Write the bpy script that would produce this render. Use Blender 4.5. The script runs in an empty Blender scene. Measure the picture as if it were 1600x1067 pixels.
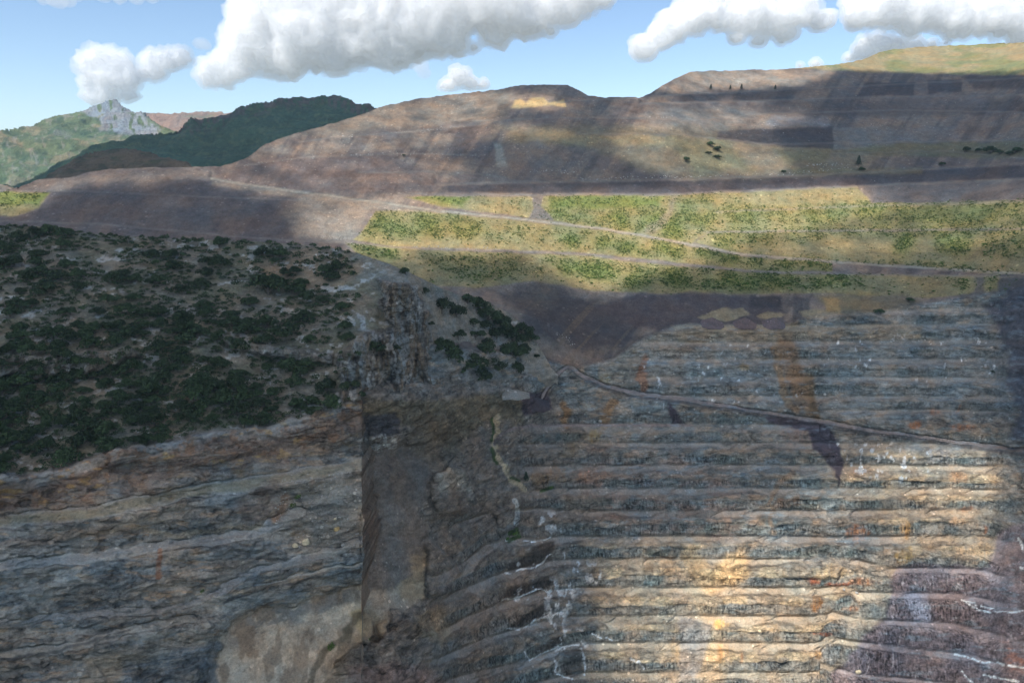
import bpy, math, random
import numpy as np
C = bpy.context.scene
R = math.radians
rng = np.random.default_rng(7)
random.seed(7)

# ------------------------------------------------------------------ camera
F = 1081.0; PITCH = R(14.0)
cam = bpy.data.objects.new('camera', bpy.data.cameras.new('camera'))
C.collection.objects.link(cam); C.camera = cam
cam.data.sensor_width = 36; cam.data.lens = F / 1600 * 36
cam.data.clip_start = 1; cam.data.clip_end = 60000
cam.rotation_euler = (R(90) - PITCH, 0, 0)

# ------------------------------------------------------------------ sky and sun
SUN_EL = R(50); SUN_AZ = math.atan2(-0.74, -0.67)        # clockwise from +Y
SUNV = np.array([math.sin(SUN_AZ) * math.cos(SUN_EL), math.cos(SUN_AZ) * math.cos(SUN_EL), math.sin(SUN_EL)])
w = bpy.data.worlds.new('World'); C.world = w; w.use_nodes = True
nt = w.node_tree; nt.nodes.clear()
sky = nt.nodes.new('ShaderNodeTexSky'); sky.sky_type = 'NISHITA'; sky.sun_disc = False
sky.sun_elevation = SUN_EL; sky.sun_rotation = SUN_AZ % (2 * math.pi)
sky.altitude = 1600; sky.air_density = 1.0; sky.dust_density = 0.15; sky.ozone_density = 1.6
bg = nt.nodes.new('ShaderNodeBackground'); bg.inputs['Strength'].default_value = 0.092
out = nt.nodes.new('ShaderNodeOutputWorld')
nt.links.new(sky.outputs[0], bg.inputs[0]); nt.links.new(bg.outputs[0], out.inputs[0])
sl = bpy.data.lights.new('sun', 'SUN'); sl.energy = 3.3; sl.angle = R(0.53); sl.color = (1, 0.95, 0.88)
sun = bpy.data.objects.new('sun', sl); C.collection.objects.link(sun)
sun.rotation_euler = (R(90) - SUN_EL, 0, math.pi - SUN_AZ)
C.view_settings.view_transform = 'Standard'; C.view_settings.look = 'None'
C.view_settings.exposure = 0.95; C.view_settings.gamma = 1
C.cycles.transparent_max_bounces = 48
C.cycles.max_bounces = 16; C.cycles.volume_bounces = 14; C.cycles.diffuse_bounces = 6; C.cycles.transmission_bounces = 4

# ------------------------------------------------------------------ helpers: noise
LAT = rng.random((64, 64, 64)).astype(np.float32)
def vnoise(x, y, z):
    xi = np.floor(x).astype(np.int32); yi = np.floor(y).astype(np.int32); zi = np.floor(z).astype(np.int32)
    fx = (x - xi).astype(np.float32); fy = (y - yi).astype(np.float32); fz = (z - zi).astype(np.float32)
    fx = fx * fx * (3 - 2 * fx); fy = fy * fy * (3 - 2 * fy); fz = fz * fz * (3 - 2 * fz)
    x0 = xi & 63; x1 = (xi + 1) & 63; y0 = yi & 63; y1 = (yi + 1) & 63; z0 = zi & 63; z1 = (zi + 1) & 63
    a = LAT[x0, y0, z0] * (1 - fx) + LAT[x1, y0, z0] * fx
    b = LAT[x0, y1, z0] * (1 - fx) + LAT[x1, y1, z0] * fx
    c = LAT[x0, y0, z1] * (1 - fx) + LAT[x1, y0, z1] * fx
    d = LAT[x0, y1, z1] * (1 - fx) + LAT[x1, y1, z1] * fx
    return (a * (1 - fy) + b * fy) * (1 - fz) + (c * (1 - fy) + d * fy) * fz
def fbm(x, y, z, o=4, ridge=False):
    s = 0; a = 0.5; t = 0; k = 1.0
    for i in range(o):
        v = vnoise(x * k + 17.3 * i, y * k + 9.1 * i, z * k + 4.7 * i)
        if ridge: v = 1 - np.abs(2 * v - 1)
        s = s + a * v; t += a; a *= 0.5; k *= 2.03
    return s / t                                         # 0..1
def fbm2(x, y, o=4, seed=0, ridge=False):
    return fbm(x, y, np.zeros_like(x) + seed * 3.37, o, ridge)
def sstep(a, b, x):
    t = np.clip((x - a) / (b - a), 0, 1); return t * t * (3 - 2 * t)
def lin(c):
    c = np.array(c, float) / 255.0
    return np.where(c <= 0.04045, c / 12.92, ((c + 0.055) / 1.055) ** 2.4)

# view rays: row -> z/y, (column,row) -> x/y
SP, CP = math.sin(PITCH), math.cos(PITCH)
def tz(py):
    v = (533.5 - py) / F; return (-SP + v * CP) / (CP + v * SP)
def tx(px, py):
    v = (533.5 - py) / F; return (px - 800) / F / (CP + v * SP)
def row_of(y, z):
    k = z / y; v = (k * CP + SP) / (CP - k * SP); return 533.5 - v * F
def ip(px, pts):
    pts = np.array(pts, float); return np.interp(px, pts[:, 0], pts[:, 1])

# distance fields in the layout plane of a surface
def seg_dist(X, Y, pts, closed=False):
    best = np.full(X.shape, 1e9, np.float32)
    n = len(pts)
    for i in range(n if closed else n - 1):
        ax, ay = pts[i]; bx, by = pts[(i + 1) % n]
        dx, dy = bx - ax, by - ay; L = dx * dx + dy * dy + 1e-9
        t = np.clip(((X - ax) * dx + (Y - ay) * dy) / L, 0, 1)
        d = (X - ax - t * dx) ** 2 + (Y - ay - t * dy) ** 2
        best = np.minimum(best, d)
    return np.sqrt(best)
def inside(X, Y, pts):
    r = np.zeros(X.shape, bool); n = len(pts)
    for i in range(n):
        ax, ay = pts[i]; bx, by = pts[(i + 1) % n]
        if ay == by: continue
        c = (ay > Y) != (by > Y)
        r ^= c & (X < (bx - ax) * (Y - ay) / (by - ay) + ax)
    return r
class Layer:
    """one sheet of terrain laid out on a grid of columns and rows"""
    def __init__(s, px, py):
        s.X, s.Y = np.meshgrid(px, py)
        s.X = s.X.astype(np.float32); s.Y = s.Y.astype(np.float32)
        s.wx = (fbm2(s.X / 22, s.Y / 14, 5, 3) - 0.5) * 2
        s.wy = (fbm2(s.X / 22, s.Y / 14, 5, 8) - 0.5) * 2
        s.px = px; s.py = py
    def box(s, pts, m):
        p = np.array(pts, float); x0, y0 = p.min(0) - m; x1, y1 = p.max(0) + m
        j = np.where((s.py >= y0) & (s.py <= y1))[0]; i = np.where((s.px >= x0) & (s.px <= x1))[0]
        if len(j) == 0 or len(i) == 0: return None
        return slice(j[0], j[-1] + 1), slice(i[0], i[-1] + 1)
    def poly(s, pts, feather=3, warp=6):
        M = np.zeros(s.X.shape, np.float32); b = s.box(pts, feather * 2 + warp * 1.5)
        if b is None: return M
        X = s.X[b] + s.wx[b] * warp; Y = s.Y[b] + s.wy[b] * warp * 0.8
        d = seg_dist(X, Y, pts, True) * np.where(inside(X, Y, pts), 1, -1)
        M[b] = sstep(-feather, feather, d); return M
    def line(s, pts, width=3, feather=1.5, warp=2):
        M = np.zeros(s.X.shape, np.float32); b = s.box(pts, width + feather * 2 + warp * 1.5)
        if b is None: return M
        d = seg_dist(s.X[b] + s.wx[b] * warp, s.Y[b] + s.wy[b] * warp, pts)
        M[b] = 1 - sstep(width / 2, width / 2 + feather, d); return M
def lerp(A, B, m):
    return A + (B - A) * m[..., None]

def march(Y0, S, py, j0, tz_rows):
    """Y0: distance of each column at row index j0, S: slope (deg) at every vertex"""
    n = len(py); Y = np.zeros(S.shape, np.float64); Y[j0] = Y0
    T = np.tan(np.radians(np.clip(S, 2, 84)))
    for j in range(j0, n - 1):
        tt = 0.5 * (T[j] + T[j + 1]); a = tz_rows[j]; b = tz_rows[j + 1]
        tt = np.maximum(tt, b + 0.06)
        Y[j + 1] = Y[j] * (a - tt) / (b - tt)
    for j in range(j0, 0, -1):
        tt = 0.5 * (T[j] + T[j - 1]); a = tz_rows[j]; b = tz_rows[j - 1]
        tt = np.maximum(tt, a + 0.06)
        Y[j - 1] = Y[j] * (a - tt) / (b - tt)
    return Y
def blur(A, k, ax):
    if k < 1: return A
    pad = [(0, 0), (0, 0)]; pad[ax] = (k, k)
    B = np.pad(A, pad, mode='edge'); c = np.cumsum(B, axis=ax)
    n = 2 * k + 1
    if ax == 0:
        c = np.vstack([np.zeros((1, c.shape[1])), c]); return (c[n:] - c[:-n]) / n
    c = np.hstack([np.zeros((c.shape[0], 1)), c]); return (c[:, n:] - c[:, :-n]) / n
def gb(A, k, ax):
    return blur(blur(A, k, ax), k, ax)
def coherent(Yd, kv=9, kh=22):
    """keep ledges, but make the large shape agree between neighbouring columns"""
    L_ = np.log(Yd); low_ = gb(L_, kv, 0)
    return L_ - low_, low_, lambda l: gb(gb(l, kh, 1), kh, 1)
def normals(P):
    gx = np.gradient(P, axis=1); gy = np.gradient(P, axis=0)
    n = np.cross(gx, gy); n /= np.linalg.norm(n, axis=2, keepdims=True) + 1e-9
    return n

def blocks(u, n=5, k=0.22):
    u = u * n; f = np.floor(u); return (f + sstep(0.5 - k, 0.5 + k, u - f)) / n
def build(name, P, mask, col, aux, mat, kind='structure', label=None, cat=None, quadkeep=None):
    """link the kept faces of a grid as one mesh object"""
    H, W = P.shape[:2]
    idx = np.arange(H * W).reshape(H, W)
    q = np.stack([idx[:-1, :-1], idx[:-1, 1:], idx[1:, 1:], idx[1:, :-1]], -1)
    q = q[mask] if mask is not None else q.reshape(-1, 4)
    used = np.zeros(H * W, bool); used[q.ravel()] = True
    remap = np.cumsum(used) - 1; q = remap[q]
    V = P.reshape(-1, 3)[used]; nf = len(q)
    me = bpy.data.meshes.new(name)
    me.vertices.add(len(V)); me.vertices.foreach_set('co', V.astype(np.float32).ravel())
    me.loops.add(nf * 4); me.loops.foreach_set('vertex_index', q.astype(np.int32).ravel())
    me.polygons.add(nf); me.polygons.foreach_set('loop_start', np.arange(0, nf * 4, 4, dtype=np.int32))
    me.update(calc_edges=True)
    me.polygons.foreach_set('use_smooth', np.ones(nf, bool))
    for nm, A in (('albedo', col), ('aux', aux)):
        at = me.attributes.new(nm, 'FLOAT_COLOR', 'POINT')
        a = np.ones((len(V), 4), np.float32); a[:, :3] = A.reshape(-1, 3)[used]
        at.data.foreach_set('color', a.ravel())
    me.materials.append(mat)
    o = bpy.data.objects.new(name, me); C.collection.objects.link(o)
    if kind: o['kind'] = kind
    if label: o['label'] = label
    if cat: o['category'] = cat
    return o

# ------------------------------------------------------------------ materials
def N(nt, t, **k):
    n = nt.nodes.new(t)
    for a, b in k.items(): setattr(n, a, b)
    return n
def math_node(nt, op, a, b=None, c=None, clamp=False):
    n = N(nt, 'ShaderNodeMath', operation=op); n.use_clamp = clamp
    for i, v in enumerate((a, b, c)):
        if v is None: continue
        if isinstance(v, (int, float)): n.inputs[i].default_value = v
        else: nt.links.new(v, n.inputs[i])
    return n.outputs[0]
def terrain_material(name, scale=1.0, bump=1.0, speck=0.5, contrast=1.0):
    """aux: R rock, G drilled face, B loose rubble"""
    m = bpy.data.materials.new(name); m.use_nodes = True; nt = m.node_tree
    bs = nt.nodes['Principled BSDF']; bs.inputs['Roughness'].default_value = 0.92
    bs.inputs['Specular IOR Level'].default_value = 0.15
    L = nt.links.new
    geo = N(nt, 'ShaderNodeNewGeometry'); pos = geo.outputs['Position']
    al = N(nt, 'ShaderNodeAttribute', attribute_name='albedo'); ax = N(nt, 'ShaderNodeAttribute', attribute_name='aux')
    sep = N(nt, 'ShaderNodeSeparateColor'); L(ax.outputs['Color'], sep.inputs[0])
    rock, face, rub = sep.outputs
    def noise(sc, det=6, vec=(1, 1, 1), rough=0.6, dist=0.0, rot=(0, 0, 0)):
        mp = N(nt, 'ShaderNodeMapping'); mp.inputs['Scale'].default_value = [v * sc / scale for v in vec]
        mp.inputs['Rotation'].default_value = rot
        L(pos, mp.inputs[0])
        n = N(nt, 'ShaderNodeTexNoise'); n.inputs['Scale'].default_value = 1; n.inputs['Detail'].default_value = det
        n.inputs['Roughness'].default_value = rough; n.inputs['Distortion'].default_value = dist
        L(mp.outputs[0], n.inputs['Vector']); return n.outputs['Fac']
    n1 = noise(0.16, 9, rough=0.72)
    st = noise(0.075, 7, (1, 1, 5.5), 0.68, 0.6, (R(14), R(9), 0))
    rb = noise(0.60, 3, (1, 1, 0.05), 0.55)
    fine = noise(0.8, 4, rough=0.8)
    vor = N(nt, 'ShaderNodeTexVoronoi'); mp = N(nt, 'ShaderNodeMapping')
    mp.inputs['Scale'].default_value = [0.33 / scale] * 3; L(pos, mp.inputs[0]); L(mp.outputs[0], vor.inputs['Vector'])
    vor.inputs['Scale'].default_value = 1
    sc2 = N(nt, 'ShaderNodeSeparateColor'); L(vor.outputs['Color'], sc2.inputs[0])
    size = math_node(nt, 'MULTIPLY', math_node(nt, 'POWER', sc2.outputs[0], 5.0), 0.42)
    spk = math_node(nt, 'LESS_THAN', vor.outputs['Distance'], size)
    spk = math_node(nt, 'MULTIPLY', spk, rub)
    wn = N(nt, 'ShaderNodeTexNoise'); wn.inputs['Scale'].default_value = 0.06 / scale; wn.inputs['Detail'].default_value = 4; L(pos, wn.inputs['Vector'])
    wv = N(nt, 'ShaderNodeVectorMath', operation='MULTIPLY_ADD'); L(wn.outputs['Color'], wv.inputs[0]); wv.inputs[1].default_value = (5 * scale,) * 3; L(pos, wv.inputs[2])
    def crack(sc, vec, rot):
        mp = N(nt, 'ShaderNodeMapping'); mp.inputs['Scale'].default_value = [q * sc / scale for q in vec]; mp.inputs['Rotation'].default_value = rot
        L(wv.outputs[0], mp.inputs[0]); v1 = N(nt, 'ShaderNodeTexVoronoi', feature='DISTANCE_TO_EDGE'); v1.inputs['Scale'].default_value = 1; L(mp.outputs[0], v1.inputs['Vector'])
        v2 = N(nt, 'ShaderNodeTexVoronoi'); v2.inputs['Scale'].default_value = 1; L(mp.outputs[0], v2.inputs['Vector'])
        s2 = N(nt, 'ShaderNodeSeparateColor'); L(v2.outputs['Color'], s2.inputs[0])
        ms = N(nt, 'ShaderNodeMapRange'); ms.inputs['From Max'].default_value = 0.16; L(v1.outputs[0], ms.inputs['Value'])
        return ms.outputs[0], s2.outputs[0]
    c1, f1 = crack(0.07, (1, 1, 2.2), (R(20), R(12), 0)); c2, f2 = crack(0.21, (1, 1, 1.7), (R(-15), R(25), 0))
    crk = math_node(nt, 'MINIMUM', c1, math_node(nt, 'ADD', math_node(nt, 'MULTIPLY', c2, 0.6), 0.4))
    blk = math_node(nt, 'ADD', math_node(nt, 'MULTIPLY', f1, 0.55), math_node(nt, 'MULTIPLY', f2, 0.45))
    patchy = noise(0.03, 5, rough=0.6); pmr = N(nt, 'ShaderNodeMapRange'); pmr.inputs['From Min'].default_value = 0.40; pmr.inputs['From Max'].default_value = 0.58; L(patchy, pmr.inputs['Value'])
    rockp = math_node(nt, 'MULTIPLY', rock, math_node(nt, 'ADD', 0.25, math_node(nt, 'MULTIPLY', pmr.outputs[0], 0.75)))
    # brightness variation
    def dev(n, amt): return math_node(nt, 'MULTIPLY', math_node(nt, 'SUBTRACT', n, 0.5), amt * contrast)
    b = math_node(nt, 'ADD', 1.0, dev(n1, 1.3))
    b = math_node(nt, 'ADD', b, math_node(nt, 'MULTIPLY', dev(st, 2.2), rock))
    b = math_node(nt, 'ADD', b, math_node(nt, 'MULTIPLY', dev(rb, 4.2), face))
    b = math_node(nt, 'ADD', b, dev(fine, 1.5))
    b = math_node(nt, 'ADD', b, math_node(nt, 'MULTIPLY', spk, 0.9 * speck))
    b = math_node(nt, 'ADD', b, math_node(nt, 'MULTIPLY', math_node(nt, 'ADD', math_node(nt, 'MULTIPLY', math_node(nt, 'SUBTRACT', crk, 0.75), 0.5), math_node(nt, 'MULTIPLY', math_node(nt, 'SUBTRACT', blk, 0.5), 0.55)), rockp))
    b = math_node(nt, 'MAXIMUM', b, 0.25)
    mul = N(nt, 'ShaderNodeVectorMath', operation='SCALE'); L(al.outputs['Color'], mul.inputs[0]); L(b, mul.inputs['Scale'])
    # a little warm / cool mottling
    hue = noise(0.035, 6, rough=0.65)
    warm = N(nt, 'ShaderNodeMix', data_type='RGBA', blend_type='MULTIPLY')
    warm.inputs['Factor'].default_value = 1.0
    cr = N(nt, 'ShaderNodeValToRGB'); cr.color_ramp.elements[0].position = 0.36; cr.color_ramp.elements[1].position = 0.64
    cr.color_ramp.elements[0].color = (0.86, 0.99, 1.08, 1); cr.color_ramp.elements[1].color = (1.14, 1.0, 0.88, 1)
    L(hue, cr.inputs[0]); L(mul.outputs[0], warm.inputs[6]); L(cr.outputs[0], warm.inputs[7])
    L(warm.outputs[2], bs.inputs['Base Color'])
    h = math_node(nt, 'MULTIPLY', n1, 1.6)
    h = math_node(nt, 'ADD', h, math_node(nt, 'MULTIPLY', math_node(nt, 'MULTIPLY', st, 2.6), rock))
    h = math_node(nt, 'ADD', h, math_node(nt, 'MULTIPLY', math_node(nt, 'MULTIPLY', n1, 5.0), rock))
    h = math_node(nt, 'ADD', h, math_node(nt, 'MULTIPLY', math_node(nt, 'MULTIPLY', rb, 3.6), face))
    h = math_node(nt, 'ADD', h, math_node(nt, 'MULTIPLY', math_node(nt, 'ADD', math_node(nt, 'MULTIPLY', crk, 1.0), math_node(nt, 'MULTIPLY', blk, 2.0)), rockp))
    h = math_node(nt, 'ADD', h, math_node(nt, 'MULTIPLY', spk, 0.6))
    h = math_node(nt, 'ADD', h, math_node(nt, 'MULTIPLY', fine, 0.35))
    bp = N(nt, 'ShaderNodeBump'); bp.inputs['Strength'].default_value = bump; bp.inputs['Distance'].default_value = 1.3 * scale
    L(h, bp.inputs['Height']); L(bp.outputs[0], bs.inputs['Normal'])
    return m
MAT_PIT = terrain_material('rock_and_spoil', 1.0, 0.9, 1.0)
MAT_DUMP = terrain_material('waste_spoil', 1.5, 0.9, 0.8, 1.05)
MAT_HILL = terrain_material('limestone_hillside', 0.75, 1.0, 0.9, 1.15)
MAT_FAR = terrain_material('far_mountain', 9.0, 0.9, 0.0, 0.8)

# colours of the materials themselves (sRGB)
GREY = lin((142, 142, 138)); BLUEG = lin((120, 128, 128)); TAN = lin((176, 156, 132)); CREAM = lin((205, 185, 150))
PURP = lin((122, 108, 110)); DPURP = lin((84, 76, 84)); COAL = lin((82, 76, 84)); BROWN = lin((122, 102, 84))
ORANGE = lin((176, 112, 62)); YELL = lin((186, 156, 92)); GRASS = lin((112, 124, 58)); DRY = lin((172, 154, 102))
SCREE = lin((136, 131, 126)); PALE = lin((176, 176, 172)); WHITE = lin((215, 222, 224)); GREEN = lin((70, 92, 44))
ROAD = lin((160, 148, 142)); DBLUE = lin((98, 106, 108)); OLIVE = lin((118, 112, 78)); RUST = lin((160, 84, 48)); PINK = lin((158, 134, 124))

# ================================================================== SHEET B: open pit wall and waste dumps
pxB = np.arange(-240, 1856, 1.6); pyB = np.arange(1176, 56, -1.6)
B = Layer(pxB, pyB); X, Y = B.X, B.Y; TZ = tz(pyB)
CREST = [(-240, 300), (0, 300), (28, 293), (60, 280), (110, 277), (140, 268), (175, 264), (230, 262), (345, 260), (385, 247), (410, 228), (430, 218),
         (480, 203), (530, 190), (600, 166), (650, 155), (700, 148), (770, 141), (810, 134), (850, 132), (888, 133), (900, 139), (918, 149), (940, 152),
         (1000, 152), (1015, 146), (1035, 134), (1060, 120), (1078, 112), (1140, 110), (1220, 109), (1250, 106), (1320, 99), (1345, 94), (1375, 82),
         (1400, 77), (1440, 73), (1500, 71), (1600, 66), (1856, 58)]
crestB = ip(pxB, CREST) + (fbm2(pxB / 9, pxB * 0, 4, 5) - 0.5) * 3.0
# bench toes of the pit wall: (column,row) and height of the drilled face in rows
T = lambda base, left, right=None: [(-240, base + 0)] and (left + [(900, base), (1280, base)] + (right or [(1600, base + 2), (1856, base + 8)]))
TOES = [
 (T(1112, [(560, 1260), (700, 1180), (820, 1130)], [(1340, 1120), (1600, 1155), (1856, 1200)]), 20),
 (T(1070, [(560, 1210), (700, 1130), (820, 1092)], [(1300, 1080), (1600, 1110), (1856, 1150)]), 20),
 (T(1050, [(560, 1150), (719, 1100), (834, 1066)], [(1270, 1034), (1340, 1052), (1600, 1080), (1856, 1120)]), 18),
 (T(1004, [(560, 1110), (719, 1055), (820, 1031), (880, 1009)], [(1290, 995), (1350, 1004), (1500, 1021), (1600, 1044), (1856, 1095)]), 18),
 (T(962, [(560, 1072), (650, 1040), (732, 1007), (793, 985), (861, 967)], [(1300, 955), (1340, 967), (1480, 973), (1600, 1000), (1856, 1060)]), 18),
 (T(918, [(560, 1030), (650, 1002), (732, 963), (786, 940), (854, 923)], [(1320, 916), (1340, 925), (1500, 928), (1600, 948), (1856, 1005)]), 17),
 (T(873, [(560, 985), (675, 940), (786, 893), (860, 875)], [(1340, 874), (1390, 887), (1530, 889), (1600, 909), (1856, 960)]), 18),
 (T(838, [(560, 930), (690, 896), (722, 880), (760, 850), (800, 842)], [(1540, 838), (1600, 850), (1856, 900)]), 20),
 (T(798, [(560, 865), (660, 843), (680, 832), (780, 792)], [(1540, 797), (1600, 806), (1856, 850)]), 18),
 (T(763, [(560, 830), (700, 790), (820, 767)]), 13), (T(727, [(560, 790), (700, 742), (820, 728)]), 15),
 (T(692, [(560, 750), (700, 706), (820, 694)]), 15), (T(663, [(560, 712), (700, 676), (790, 668)], [(1150, 664), (1300, 640), (1450, 640), (1856, 650)]), 15),
 (T(618, [(560, 660), (800, 632)], [(1600, 620), (1856, 640)]), 16), (T(589, [(560, 630), (800, 600)], [(1600, 590), (1856, 610)]), 15),
 (T(561, [(560, 600), (800, 570)], [(1600, 561), (1856, 580)]), 14), (T(534, [(560, 570), (800, 540)], [(1600, 531), (1856, 545)]), 14),
 (T(509, [(560, 540), (800, 512)], [(1600, 505), (1856, 520)]), 14), (T(487, [(560, 510), (800, 490)], [(1600, 480), (1856, 492)]), 12)]
pitE = [(-240, 520), (560, 520), (840, 560), (900, 575), (960, 560), (1000, 530), (1060, 507), (1225, 507), (1245, 500), (1300, 490), (1360, 488), (1450, 473), (1560, 455), (1600, 450), (1856, 455)]   # top of the rock wall
pit_edge = ip(pxB, pitE)
pit = sstep(-6, 6, Y - pit_edge[None])                    # 1 in the pit
S = np.full(X.shape, 25.0)
S = S + pit * (42 - S)
face_m = np.zeros(X.shape, np.float32); berm_m = np.zeros(X.shape, np.float32); upper_m = np.zeros(X.shape, np.float32)
fade = sstep(640, 720, X + B.wx * 20 - 135 * sstep(815, 790, Y)) * (1 - 0.55 * sstep(1545, 1580, X))         # benches die out in the broken ground to the left
fade2 = fade * np.where(Y < 640, sstep(940, 1040, X), 1.0)
cones = sstep(0.44, 0.52, fbm2((X + 0.3 * Y) / 34, Y / 60, 4, 90)) * (1 - 0.7 * sstep(700, 760, Y) * 0.6)
for k, (pts, h) in enumerate(TOES):
    t = ip(pxB, pts); up = ip(pxB, TOES[k + 1][0]) if k + 1 < len(TOES) else t - 26
    t = (t + (fbm2(pxB / 40, pxB * 0, 4, 20 + k) - 0.5) * 3)[None]; up = up[None]
    gap = t - up
    hv = h * (0.8 + 0.9 * (fbm2(pxB / 50, pxB * 0, 5, 50 + k) - 0.3))[None] + B.wy * 2
    hv = np.minimum(hv, gap * 0.62)
    dark = sstep(1315, 1345, X + (Y - 900) * 0.45) * (Y > 880); hv = hv * (1 - dark) + gap * 0.8 * dark
    f = sstep(-1.0, 6.0, t - Y) * sstep(-1.8, 1.8, Y - (t - hv)) * pit
    b = sstep(-4.5, 2.0, Y - t) * sstep(-4, 4, (t + gap * (0.32 + 0.5 * (fbm2(pxB / 30, pxB * 0, 4, 80 + k) - 0.5)[None])) - Y + B.wx * 2.5) * pit
    u = sstep(-1.5, 1.5, (t - hv) - Y) * sstep(-1.5, 1.5, Y - (up + gap * 0.30)) * pit
    face_m = np.maximum(face_m, f * fade2 * (1 - 0.8 * cones)); berm_m = np.maximum(berm_m, b * fade2 * (0.5 + 0.5 * sstep(0.34, 0.50, fbm2((X + 1.1 * (Y - t) + 6 * B.wx) / 30, (Y + 40 * k) / 22, 4, 170 + k)))); upper_m = np.maximum(upper_m, u * fade2)
S = S * (1 - face_m) + 64 * face_m
S = S * (1 - berm_m) + 22 * berm_m
S = S * (1 - upper_m) + 45 * upper_m
# terraces and roads of the dumps: (line, rows wide, slope of the flat)
BERMS = [([(330, 279), (400, 291), (500, 304), (600, 318), (700, 331), (830, 344), (930, 356), (1000, 367), (1080, 383), (1160, 397), (1250, 405), (1400, 416), (1600, 428), (1856, 440)], 5.5, 8),
 ([(500, 376), (560, 382), (620, 386), (700, 390), (800, 392), (900, 396), (1000, 406), (1060, 413), (1200, 425), (1400, 430), (1856, 436)], 4, 8),
 ([(1100, 363), (1300, 360), (1856, 355)], 4, 8), ([(1120, 331), (1360, 322), (1600, 315), (1856, 310)], 4, 8),
 ([(620, 304), (1040, 304), (1160, 299), (1340, 291), (1600, 280), (1856, 275)], 4, 8),
 ([(680, 289), (900, 283), (1100, 279), (1250, 274), (1450, 265), (1600, 255), (1856, 248)], 4, 6),
 ([(385, 258), (470, 247), (560, 243), (640, 240), (745, 243)], 2.5, 8), ([(470, 222), (530, 214), (641, 206), (760, 194), (800, 180)], 2.5, 8),
 ([(560, 270), (705, 268), (790, 278)], 2.5, 8), ([(700, 190), (880, 184), (1060, 186)], 2, 8), ([(900, 209), (1070, 210), (1200, 226), (1400, 222), (1600, 219), (1856, 215)], 2.5, 8),
 ([(870, 160), (1060, 148), (1245, 140), (1600, 122)], 2.5, 8), ([(1000, 162), (1250, 156), (1400, 152), (1600, 149)], 2.5, 8), ([(1060, 190), (1200, 178), (1400, 172), (1600, 176)], 2.5, 8),
 ([(30, 297), (140, 300), (330, 308), (560, 316)], 2, 10), ([(0, 345), (150, 350), (400, 372), (520, 380)], 3, 8), ([(1300, 240), (1480, 236), (1600, 248)], 2, 8)]
HAUL = [(838, 640), (846, 622), (858, 602), (870, 586), (884, 574), (898, 577), (915, 590), (945, 602), (985, 612), (1050, 621), (1120, 631), (1200, 645), (1260, 655), (1330, 667), (1400, 677), (1480, 689), (1600, 703), (1856, 725)]
TRACK = [(772, 694), (782, 680), (798, 670), (830, 665), (900, 664), (1080, 664)]
S = np.where(pit > 0.5, S, 27 + 6 * (fbm2(X / 60, Y / 20, 3, 9) - 0.5))
for pts, wd, sl_ in BERMS:
    m = B.line(pts, wd, 1.2, 1.5); S = S * (1 - m) + sl_ * m
bermD = np.zeros(X.shape, np.float32)
for pts, wd, sl_ in BERMS: bermD = np.maximum(bermD, B.line(pts, wd * 0.5, 1.5, 1.5))
haul = B.line(HAUL, 5.5, 1.8, 4); track = B.line(TRACK, 4, 1.5, 1.5)
for m in (haul, track):
    S = S * (1 - m) + 10 * m
upD = B.line([(x, y - 9) for x, y in HAUL], 7, 2, 2); S = S * (1 - upD * 0.7) + 60 * upD * 0.7
# broken ground on the left of the pit, its smooth slabs and the channel
chan = B.poly([(560, 700), (640, 690), (668, 700), (678, 740), (668, 770), (664, 830), (660, 900), (640, 930), (560, 940)], 7, 18)
slab = B.poly([(300, 1180), (345, 1000), (400, 950), (500, 930), (560, 915), (600, 925), (622, 905), (662, 908), (664, 935), (640, 960), (612, 952), (606, 985), (575, 1000), (530, 1010), (505, 1060), (480, 1090), (480, 1180)], 4, 16)
rough = pit * (1 - fade)
S = S + rough * (1 - chan) * (1 - slab) * 46 * (fbm2(X / 30, Y / 13, 5, 77, True) - 0.62) * 1.5
S = S * (1 - chan) + 52 * chan; S = S * (1 - slab) + 50 * slab
# bowl in the big dump, its left flank
S = S + 9 * B.poly([(740, 200), (1080, 195), (1080, 275), (770, 285)], 15, 10)
S = S * (1 - 0.35 * B.poly([(1300, 100), (1856, 50), (1856, 118), (1560, 116), (1340, 112)], 6, 3))
Srock = pit * (1 - berm_m) * (1 - chan)
S = S + Srock * (9 + 15 * upper_m) * (fbm2(X / 16, Y / 5, 5, 31) - 0.5) + pit * 10 * (fbm2(X / 90, Y / 30, 3, 33) - 0.5) + 3.5 * (1 - pit) * (fbm2(X / 14, Y / 8, 4, 35) - 0.5)
S = np.clip(S, 6, 80)

# sheet A rows and outlines (wooded hill and the cliff under it)
CRESTA = [(-240, 335), (0, 354), (60, 354), (110, 361), (200, 369), (300, 373), (400, 377), (470, 382), (520, 387), (560, 396), (600, 409), (640, 426), (680, 446),
          (720, 461), (760, 471), (800, 491), (828, 520), (848, 550), (862, 574), (872, 586)]
RIM = [(-240, 770), (0, 742), (60, 738), (100, 728), (160, 706), (240, 692), (300, 678), (400, 668), (470, 652), (520, 640), (567, 622), (600, 625), (640, 632), (700, 628), (730, 616),
       (765, 604), (810, 598), (845, 592), (872, 586)]
XS = 567.0
# march sheet B from row 640
j640 = int(np.argmin(np.abs(pyB - 640)))
Y640 = ip(pxB, [(-240, 420), (560, 420), (620, 445), (680, 478), (760, 530), (830, 575), (880, 602), (950, 612), (1300, 614), (1520, 606), (1570, 590), (1640, 545), (1856, 470)])
for k in range(3): Y640 = blur(Y640[None], 12, 1)[0]
S = blur(S, 1, 1)
YB = march(Y640, S, pyB, j640, TZ)
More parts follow.
